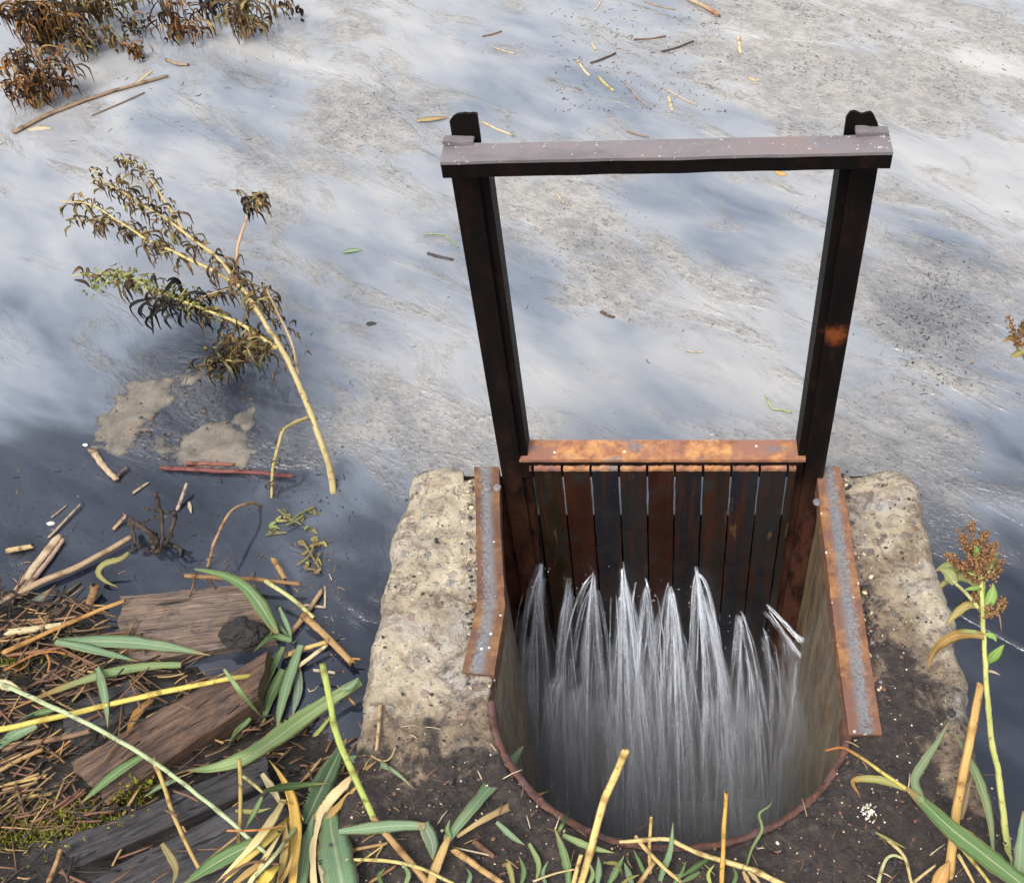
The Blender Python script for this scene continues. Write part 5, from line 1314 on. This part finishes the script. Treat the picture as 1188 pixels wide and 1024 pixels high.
def stem_part(P, r0, r1, col, par, name='branch', nodes=True):
    N = len(P) * 7; Q = catmull(P, N); Rr = []
    for i in range(N + 1):
        s = i / N; r = r0 + (r1 - r0) * s
        if nodes: r *= 1 + .16 * math.exp(-((((s * len(P) * .9) % 1) - .5) / .07) ** 2)
        Rr.append(r)
        Q[i] = Q[i] + mnoise.noise_vector(Q[i] * 14) * .004 + mnoise.noise_vector(Q[i] * 60) * .0012
    bm = new_bm(); tube(bm, [q - par.location for q in Q], Rr, 8); return put(name, done(bm), M['stem'], par, color=(*col, 0)), Q
_, mainQ = stem_part(main, .0078, .0018, (.46, .37, .17), w, 'stem')
for P, r0, r1, c in ((b1, .0045, .0015, (.50, .38, .18)), (b2, .005, .0014, (.56, .45, .18)), (b2b, .0025, .001, (.42, .34, .15)), (b3, .005, .0014, (.52, .44, .18)), (b3b, .002, .001, (.3, .3, .1)), (b4, .0042, .002, (.50, .34, .20)), (b4b, .002, .001, (.12, .07, .04)),
                     (b5, .0022, .001, (.46, .33, .18)), (b6, .0035, .002, (.46, .33, .18)), (b7, .003, .0012, (.30, .24, .10)), (b8, .0042, .003, (.40, .32, .12)), (b9, .0028, .001, (.35, .22, .12))):
    stem_part(P, r0, r1, c, w)
fo = foliage(w.location, [
    (main, .50, .98, 78, .03, .085, .004, .009, PAL_BROWN, .012), (main, .78, 1.0, 36, .02, .06, .004, .008, PAL_BROWN, .012), (main, .42, .62, 22, .06, .11, .005, .010, PAL_BROWN, .012),
    (b1, .3, 1.0, 26, .02, .055, .004, .008, PAL_BROWN, .008), (b1, .75, 1.0, 18, .015, .04, .004, .007, PAL_BROWN, .010), (b2, .30, 1.0, 60, .03, .075, .004, .009, PAL_BROWN, .012), (b2b, .1, 1.0, 34, .03, .07, .004, .008, PAL_BROWN, .012),
    (b2, .35, .7, 10, .06, .11, .005, .009, PAL_BROWN, .01), (b3, .1, 1.0, 60, .04, .10, .004, .010, PAL_BROWN, .012), (b3, .45, .92, 95, .015, .045, .004, .008, PAL_GREEN, .016), (b3b, 0, 1, 30, .015, .04, .004, .007, PAL_GREEN, .012), (b3, .3, .5, 18, .015, .035, .004, .007, PAL_GREEN, .012),
    (b3, .44, .60, 34, .05, .14, .005, .012, PAL_BLACK, .026), (b5, .0, .4, 12, .06, .12, .005, .010, PAL_BLACK, .012), (b4, .75, 1.0, 26, .02, .06, .005, .010, PAL_BROWN, .008), (b4, .55, .9, 8, .03, .07, .006, .012, PAL_BLACK, .006), (b4b, .3, 1, 6, .01, .03, .003, .006, PAL_BROWN, .004),
    (b5, .0, 1.0, 26, .03, .09, .004, .009, PAL_BROWN, .012), (b7, .2, 1.0, 150, .03, .09, .004, .009, PAL_BROWN + [(.13, .12, .05), (.10, .09, .035)], .026), (b7, .5, 1.0, 40, .04, .10, .004, .008, PAL_BLACK, .026), (b9, 0, 1, 16, .03, .07, .004, .008, PAL_BROWN, .008), (b6, .2, 1, 16, .03, .06, .004, .008, PAL_BROWN, .008),
    (b8, .3, 1.0, 12, .01, .03, .003, .006, [(.15, .14, .04), (.1, .06, .03)], .006), (main, .12, .35, 8, .01, .025, .004, .006, PAL_BROWN, .004)])
o = put('foliage', fo, M['weed'], w)
bm = new_bm()
for a, b in (((388, 575), (392, 570)), ((384, 570), (380, 566)), ((386, 578), (376, 580))):
    pass
bm.free()

# withered clumps far out, top left
def clump(root, tips, n, pal, label, r=.0035, col=(.30, .19, .07), L=(.05, .12), spread=.018, stems=True, wd=(.005, .012)):
    base = at(*root, ZW - .01)
    c = empty('withered_plant', base, label, 'weed', 'withered weeds standing in the far left water')
    specs = []
    for (tx, ty, h, arch) in tips:
        T = at(tx, ty, ZW + h); mid = base.lerp(T, .5); mid.z = ZW + h + arch
        q = base.lerp(T, .2); q.z = ZW + h * .55
        P = [base, q, mid, T]
        stem_part(P, r, r * .4, col, c, 'stem')
        specs.append((catmull(P, 12), .25, 1.0, n, L[0], L[1], wd[0], wd[1], pal, spread))
    put('foliage', foliage(c.location, specs), M['weed'], c)
clump((45, 128), [(95, 88, .06, .07), (88, 60, .14, .04), (10, 78, .12, .05), (30, 62, .16, .03), (60, 100, .05, .06), (5, 110, .04, .05), (85, 105, .03, .05)], 26, PAL_RUST, 'bushy rust brown plant with golden arching stems, nearest of the far left weeds', col=(.42, .26, .08))
clump((62, 62), [(20, 12, .15, .03), (60, 8, .17, .02), (100, 40, .06, .07), (35, 38, .10, .05), (-8, 22, .12, .05), (80, 22, .12, .05)], 30, PAL_RUST, 'dense reddish brown plant in the top left corner', col=(.34, .16, .06), L=(.07, .16))
clump((118, 30), [(138, 16, .07, .05), (100, 4, .12, .04), (125, -6, .14, .03), (88, 12, .08, .05)], 26, PAL_BROWN, 'dark brown drooping plant right of the reddish corner plant', L=(.07, .15))
clump((98, 62), [(108, 52, .05, .05), (85, 46, .06, .05), (104, 66, .02, .03)], 16, PAL_BLACK + PAL_BROWN, 'small dark drowned plant under the reddish corner plant')
clump((130, 58), [(140, 44, .05, .03), (122, 40, .06, .03), (146, 54, .02, .02)], 9, PAL_BROWN, 'small ragged brown plant between the dark one and the tuft', L=(.03, .07))
clump((160, 70), [(164, 56, .04, .02), (154, 58, .04, .02), (166, 66, .02, .02)], 11, PAL_RUST, 'tiny rust coloured tuft before the middle of the far weeds', L=(.03, .06), spread=.010)
clump((157, 44), [(166, 34, .04, .03), (150, 34, .04, .03), (174, 20, .07, .02)], 8, PAL_BLACK, 'tiny black plant behind the rust coloured tuft', L=(.03, .07))
clump((160, 14), [(168, 0, .08, .02), (150, -2, .08, .02)], 10, PAL_BROWN, 'brown plant cut off by the top border behind the tiny black one', L=(.06, .12))
clump((208, 50), [(195, 6, .14, .03), (215, 0, .17, .02), (232, 20, .08, .06), (185, 30, .06, .04), (222, 38, .04, .04), (240, 40, .03, .04)], 13, PAL_RUST, 'open plant with an orange stem, second from the right of the far weeds', col=(.40, .22, .06), L=(.05, .13))
clump((286, 48), [(270, -6, .15, .02), (300, 12, .09, .05), (312, 36, .03, .05), (262, 28, .06, .05), (292, 2, .14, .03)], 18, PAL_BROWN, 'tangled plant with a pinkish stem at the right of the far weeds', col=(.40, .24, .12), L=(.06, .14))
clump((250, 20), [(244, 4, .09, .02), (256, 0, .09, .02), (238, 16, .03, .03)], 9, PAL_BLACK, 'dark narrow leaves hanging between the open and the tangled plant', L=(.07, .14))
clump((322, 24), [(318, -4, .09, .01), (328, -2, .09, .01)], 5, PAL_BROWN, 'two thin stems right of the tangled plant', L=(.05, .10), r=.003)
clump((340, 20), [(336, 4, .06, .02), (344, 12, .03, .02)], 4, PAL_BLACK, 'rightmost scrap of black leaf in the far weeds', L=(.05, .08), r=.002, wd=(.012, .022))

# seed-headed weed at the right
def beads(c, axes, n, r, spread):
    bm = new_bm()
    for path in axes:
        for k in range(n):
            s = random.random(); p = along(path, s) + Vector((random.gauss(0, spread), random.gauss(0, spread), random.gauss(0, spread))) * (1.1 - .6 * s)
            rr = r * random.uniform(.6, 1.3)
            res = bmesh.ops.create_icosphere(bm, subdivisions=1, radius=rr, matrix=__import__('mathutils').Matrix.Translation(p - c))
    return done(bm)
rw = empty('seed_weed', at(1172, 1012, -.06), 'green stemmed weed with a rusty brown seed head right of the pit', 'weed')
stem = pz([(1172, 1012), (1166, 969), (1159, 908), (1150, 852), (1146, 800), (1142, 740), (1140, 700), (1138, 670), (1134, 640)], [-.06, .10, .26, .38, .44])
stem_part(stem, .0062, .0030, (.50, .52, .17), rw, 'stem')
TOP = .44
def up(pts, z0, z1): return pz(pts, [z0, z1])
brs = [up([(1137, 660), (1133, 640), (1129, 618), (1127, 606)], .43, .50), up([(1136, 650), (1122, 635), (1115, 618)], .43, .47), up([(1136, 655), (1140, 635), (1142, 618)], .43, .48), up([(1137, 662), (1150, 645), (1155, 628)], .42, .46),
       up([(1136, 668), (1115, 655), (1098, 642)], .41, .43), up([(1138, 672), (1152, 665), (1160, 650)], .41, .42), up([(1137, 665), (1124, 660), (1112, 655)], .42, .43), up([(1140, 705), (1152, 712), (1166, 694)], .37, .38), up([(1139, 690), (1134, 690), (1130, 692)], .37, .38), up([(1138, 650), (1132, 648), (1124, 645)], .43, .45)]
for b in brs: stem_part(b, .0016, .0007, (.35, .30, .09), rw, 'branchlet', False)
put('seed_head', beads(rw.location, brs, 105, .0024, .0056), M['seed'], rw)
stem_part(up([(1139, 682), (1146, 668), (1152, 655)], .39, .43), .0028, .002, (.42, .48, .14), rw, 'side_branch')
stem_part(up([(1140, 710), (1122, 690), (1106, 675)], .36, .41), .0034, .0022, (.50, .50, .20), rw, 'side_branch')
def wleaf(pts, w, col, z, **k):
    P = pz(pts, z)
    return put('leaf', leaf_mesh(P, w, o=rw, **k), M['leaf'], rw, color=(*col, k.pop('tip', 0) if 'tip' in k else 0))
LG = (.20, .34, .06)
for pts, wd, c, z in [([(1141, 705), (1150, 692), (1152, 676)], 15, LG, [.37, .40]), ([(1139, 700), (1138, 690), (1143, 678)], 10, LG, [.37, .40]), ([(1149, 660), (1150, 650), (1156, 641)], 13, (.16, .24, .06), [.42, .45]), ([(1133, 645), (1132, 638), (1130, 632)], 10, LG, [.45, .47]),
                      ([(1140, 688), (1128, 672), (1112, 668), (1098, 674), (1088, 684)], 13, (.30, .28, .10), [.39, .40]), ([(1108, 677), (1100, 665), (1090, 660)], 16, (.22, .24, .08), [.41, .42]), ([(1112, 662), (1102, 656), (1085, 662)], 12, (.20, .24, .07), [.42, .41]),
                      ([(1138, 704), (1122, 702), (1105, 716), (1098, 726)], 11, (.32, .24, .06), [.37, .34]), ([(1142, 738), (1124, 735), (1108, 737), (1092, 746), (1082, 758), (1076, 776)], 13, (.30, .16, .035), [.33, .34, .28]), ([(1142, 735), (1125, 732), (1112, 733)], 5, (.28, .34, .10), [.33, .35]),
                      ([(1146, 768), (1154, 760), (1165, 747)], 13, LG, [.29, .33]), ([(1144, 735), (1152, 738), (1156, 744)], 8, LG, [.33, .33]), ([(1144, 778), (1152, 779), (1161, 783)], 3, (.42, .32, .2), [.28, .28]), ([(1145, 712), (1158, 712), (1162, 732)], 3, (.35, .2, .1), [.36, .32]), ([(1139, 681), (1130, 682), (1118, 684)], 6, LG, [.40, .41]), ([(1138, 664), (1129, 666), (1122, 663)], 5, (.3, .36, .1), [.42, .43])]:
    wleaf(pts, wd, c, z)
# weed head peeping in at the right border
ew = empty('seed_weed', at(1215, 560, -.03), 'blurry brown topped weed head at the right border above the concrete', 'weed')
es = pz([(1215, 560), (1200, 470), (1190, 420), (1180, 398), (1172, 372)], [-.03, .30, .52, .62])
stem_part(es, .006, .002, (.5, .46, .18), ew, 'stem')
put('seed_head', beads(ew.location, [pz([(1186, 404), (1178, 385), (1168, 366)], [.58, .63]), pz([(1182, 395), (1187, 380), (1192, 372)], [.58, .62])], 70, .0022, .005), M['seed'], ew)
for pts, wd, c in [([(1184, 402), (1174, 392), (1164, 396)], 9, (.30, .16, .04)), ([(1186, 408), (1178, 412), (1172, 414)], 9, (.24, .22, .06)), ([(1180, 386), (1190, 382), (1198, 386)], 9, (.3, .3, .08))]:
    put('leaf', leaf_mesh(pz(pts, [.58, .58]), wd, o=ew), M['leaf'], ew, color=(*c, .5))

# ------------------------------------------------------------------ small stuff nobody could count
def chips(name, mats, items, label=None):
    bm = new_bm()
    for p, s, flat, mi in items:
        r = bmesh.ops.create_icosphere(bm, subdivisions=1, radius=1)
        ax = random.uniform(0, 3.14); e = random.uniform(.35, 1)
        for v in r['verts']:
            q = v.co * random.uniform(.75, 1.25); q = Vector((q.x * s, q.y * s * e, q.z * s * flat))
            v.co = Vector((q.x * math.cos(ax) - q.y * math.sin(ax), q.x * math.sin(ax) + q.y * math.cos(ax), q.z)) + p
        fs = set(f for v in r['verts'] for f in v.link_faces)
        for f in fs: f.material_index = mi
    o = put(name, done(bm, recalc=False), [M[m] for m in mats], kind='stuff', smooth=False)
    if label: o['label'] = label
items = []
def scatter_px(n_, x0, x1, y0, y1, s0, s1, flat, mi, z=ZW, mx=None):
    for k in range(int(n_ * 1.5)):
        x, y = (random.gauss((x0 + x1) / 2, (x1 - x0) / 4), random.gauss((y0 + y1) / 2, (y1 - y0) / 4)) if mx else (random.uniform(x0, x1), random.uniform(y0, y1))
        p = at(x, y, z + .0004); items.append((p, s0 * .7 + (s1 * .62 - s0 * .7) * random.random() ** 2.2, flat * .5, mi))
scatter_px(260, 640, 860, 10, 130, .002, .007, .4, 0); scatter_px(90, 640, 860, 10, 130, .002, .005, .4, 1)
scatter_px(240, 1030, 1140, 300, 450, .002, .007, .5, 0, mx=1); scatter_px(60, 1010, 1160, 280, 460, .0015, .004, .5, 1)
scatter_px(160, 590, 790, 210, 350, .0015, .005, .4, 0, mx=1); scatter_px(120, 370, 480, 80, 190, .0015, .006, .4, 0, mx=1)
scatter_px(90, 900, 1188, 10, 90, .002, .008, .4, 0); scatter_px(120, 360, 1188, 60, 500, .001, .0035, .4, 0); scatter_px(40, 360, 1188, 60, 500, .001, .003, .4, 2)
scatter_px(110, 0, 110, 560, 660, .0015, .006, .5, 0); scatter_px(80, 240, 420, 540, 680, .002, .007, .4, 0); scatter_px(40, 0, 420, 560, 760, .0015, .004, .4, 1); scatter_px(260, 165, 275, 435, 535, .002, .008, .5, 0); scatter_px(120, 165, 300, 435, 535, .002, .006, .4, 1); scatter_px(160, 220, 400, 470, 600, .0015, .006, .4, 0)
scatter_px(120, 250, 400, 820, 880, .002, .006, .4, 1); scatter_px(60, 330, 400, 640, 780, .002, .005, .4, 1); scatter_px(90, 180, 330, 820, 880, .003, .007, .4, 1); scatter_px(60, 0, 350, 60, 170, .0015, .005, .4, 0)
for cx, cy, n_ in ((155, 478, 46), (245, 517, 40), (185, 505, 20)):
    for k in range(n_):
        q = at(random.gauss(cx, 22), random.gauss(cy, 17), ZW + .006); items.append((q, random.uniform(.001, .0045), .4, random.choice((0, 0, 1))))
chips('floating_specks', ['black', 'brown', 'white'], items, 'dark and pale specks floating on the pond')
items = []
def scatter_soil(n, s0, s1, mi):
    k = 0
    while k < n:
        x, y = random.uniform(-.62, .62), random.uniform(-.98, .0)
        if not on_concrete(x, y): continue
        so = soil_amount(x, y)
        if random.random() > .12 + .88 * so: continue
        k += 1; items.append((Vector((x, y, .005 + .009 * so)), random.uniform(s0, s1), .6, mi))
scatter_soil(900, .0012, .0045, 0); scatter_soil(170, .0006, .0015, 1); scatter_soil(260, .0012, .004, 2); scatter_soil(160, .001, .003, 3)
scatter_soil(5, .002, .004, 1)
for k in range(60):
    q = at(random.gauss(1007, 6), random.gauss(944, 5), 0); items.append((Vector((q.x, q.y, .014)), random.uniform(.0008, .003), .6, random.choice((1, 1, 3))))
scatter_soil(40, .004, .010, 0); scatter_soil(16, .004, .008, 2)
# crumbs held along the strip edges
for k in range(170):
    y = random.uniform(-.5, .0); side = random.choice((0, 1))
    x = (at(548, 700, 0).x - .004 if side == 0 else None)
    if side == 0: p = at(random.gauss(547, 3), random.uniform(560, 800), 0)
    else:
        yy = random.uniform(545, 850); p = at(974 + (yy - 541) * .158 + abs(random.gauss(3, 5)), yy, 0)
    items.append((Vector((p.x, p.y, .006)), random.uniform(.002, .006), .7, random.choice((0, 0, 2, 3, 4))))
chips('soil_grit', ['black', 'white', 'brown', 'cream', 'beam'], items, 'grit and crumbs lying on the concrete and wet soil')
bm = new_bm()
for n_, x0, x1, y0, y1 in ((150, 640, 860, 5, 130), (60, 900, 1188, 5, 110), (60, 0, 330, 50, 170), (70, 0, 420, 540, 700), (120, 230, 400, 640, 890), (70, 360, 1188, 60, 520), (40, 1020, 1150, 290, 460)):
    for k in range(n_):
        p = at(random.uniform(x0, x1), random.uniform(y0, y1), ZW + .001); a = random.uniform(0, 3.14); L = random.uniform(.004, .022)
        d = Vector((math.cos(a), math.sin(a), 0)) * L / 2; m = Vector((-d.y, d.x, 0)) * random.uniform(-.4, .4)
        n0 = len(bm.faces); tube(bm, [p - d, p + m, p + d], random.uniform(.0004, .0011), 4); bm.faces.ensure_lookup_table()
        mi = random.choice((0, 1, 1, 2, 2, 3))
        for f in bm.faces[n0:]: f.material_index = mi
put('floating_straw_bits', done(bm), [M['straw'], M['dkstraw'], M['black'], M['cream']], kind='stuff', label='tiny straw bits floating on the pond')
# straw litter on the bank
bm = new_bm(); k = 0
while k < 1700:
    x, y = random.uniform(-1.45, -.50), random.uniform(-1.05, -.18)
    if on_concrete(x, y) or bank_h(x, y) < ZW - .004: continue
    on_plank = any(inside(pl, x, y) for pl, z in PLANKTOPS)
    if on_plank and random.random() < .84: continue
    if x > -.95 and random.random() < .35: continue
    a = random.gauss(.35, .7); L = random.uniform(.015, .11) * (.6 if x > -.9 else 1); d = Vector((math.cos(a), math.sin(a), 0)) * L / 2
    z = surf(x, y) + random.uniform(.002, .012)
    p = Vector((x, y, z)); q = [p - d + Vector((0, 0, random.uniform(-.004, .01))), p + Vector((random.uniform(-.01, .01) * L * 5, random.uniform(-.01, .01) * L * 5, .004)), p + d + Vector((0, 0, random.uniform(-.004, .01)))]
    n0 = len(bm.faces); tube(bm, catmull(q, 4), random.uniform(.0008, .0026), 5); bm.faces.ensure_lookup_table()
    mi = random.choice((0, 0, 1, 1, 1, 2, 2, 2, 4, 4, 4, 4, 4, 1, 1))
    for f in bm.faces[n0:]: f.material_index = mi
    k += 1
put('straw_litter', done(bm), [M['straw'], M['dkstraw'], M['brown'], M['cream'], M['soil']], kind='stuff', label='old straw and reed litter strewn over the bank')
bm = new_bm(); k = 0
while k < 150:                                # fine straw bits on the wet soil in front of the pit
    x, y = random.uniform(-.58, .6), random.uniform(-.98, -.55)
    if not on_concrete(x, y): continue
    a = random.uniform(0, 3.14); L = random.uniform(.006, .035); d = Vector((math.cos(a), math.sin(a), 0)) * L / 2; p = Vector((x, y, .018))
    n0 = len(bm.faces); tube(bm, [p - d, p + Vector((0, 0, .003)), p + d], random.uniform(.0005, .0013), 5); bm.faces.ensure_lookup_table()
    mi = random.choice((0, 1, 1, 2, 3))
    for f in bm.faces[n0:]: f.material_index = mi
    k += 1
put('straw_bits', done(bm), [M['straw'], M['dkstraw'], M['brown'], M['cream']], kind='stuff', label='fine straw bits on the wet soil by the pit')
# moss
bm = new_bm(); bm.loops.layers.uv.verify(); cl = bm.loops.layers.float_color.new('Col')
for (cx, cy, sx, sy, n) in ((95, 948, 26, 14, 330), (150, 922, 14, 8, 190), (40, 965, 30, 14, 240), (85, 752, 10, 5, 70), (168, 908, 6, 4, 50), (20, 775, 16, 8, 80), (10, 980, 20, 14, 100)):
    for k in range(n):
        p = atg(random.gauss(cx, sx), random.gauss(cy, sy), .002)
        if any(inside(pl, p.x, p.y) for pl, z in PLANKTOPS) and random.random() < .8: continue
        for m in range(3):
            a = random.uniform(0, 6.28); L = random.uniform(.005, .013)
            d = Vector((math.cos(a) * .7, math.sin(a) * .7, random.uniform(.3, 1.1))) * L
            f = random.uniform(.5, 1.4); col = random.choice([(.20 * f, .22 * f, .02), (.30 * f, .30 * f, .04), (.14 * f, .13 * f, .02), (.36 * f, .31 * f, .06)])
            blade(bm, [p, p + d * .5 + Vector((0, 0, .001)), p + d], [.0014, .0028, .0006], th=.0003, col=col, cl=cl, nrm=(random.uniform(-1, 1), random.uniform(-1, 1), .6))
put('moss', done(bm, recalc=False), M['weed'], kind='stuff', label='yellow green moss growing between the planks')

# ------------------------------------------------------------------ light
SUN_EL, SUN_AZ = R(62), R(155)                   # azimuth measured from +Y towards -X
w_ = bpy.data.worlds.new('World'); SC.world = w_; w_.use_nodes = True
nt = w_.node_tree; bg = nt.nodes['Background']
sky = nt.nodes.new('ShaderNodeTexSky'); sky.sky_type = 'NISHITA'; sky.sun_disc = False
sky.sun_elevation = SUN_EL; sky.sun_rotation = -SUN_AZ; sky.air_density = 1.0; sky.dust_density = 4.0; sky.ozone_density = 1.0
hs = nt.nodes.new('ShaderNodeHueSaturation'); hs.inputs['Saturation'].default_value = .42
nt.links.new(sky.outputs[0], hs.inputs['Color']); nt.links.new(hs.outputs[0], bg.inputs[0]); bg.inputs[1].default_value = .15
sd = bpy.data.lights.new('sun', 'SUN'); sun = bpy.data.objects.new('sun', sd); COL.objects.link(sun)
sd.energy = 1.1; sd.angle = R(24); sd.color = (1, .97, .91)
dirv = Vector((-math.sin(SUN_AZ) * math.cos(SUN_EL), math.cos(SUN_AZ) * math.cos(SUN_EL), math.sin(SUN_EL)))
sun.rotation_euler = dirv.to_track_quat('Z', 'Y').to_euler(); sun.location = dirv * 6

SC.render.engine = 'CYCLES'
SC.cycles.use_denoising = True
SC.cycles.transparent_max_bounces = 40; SC.cycles.max_bounces = 9; SC.cycles.diffuse_bounces = 5; SC.cycles.glossy_bounces = 3
SC.cycles.sample_clamp_indirect = 6
SC.view_settings.view_transform = 'Standard'; SC.view_settings.look = 'None'; SC.view_settings.exposure = 1.0; SC.view_settings.gamma = 1.0
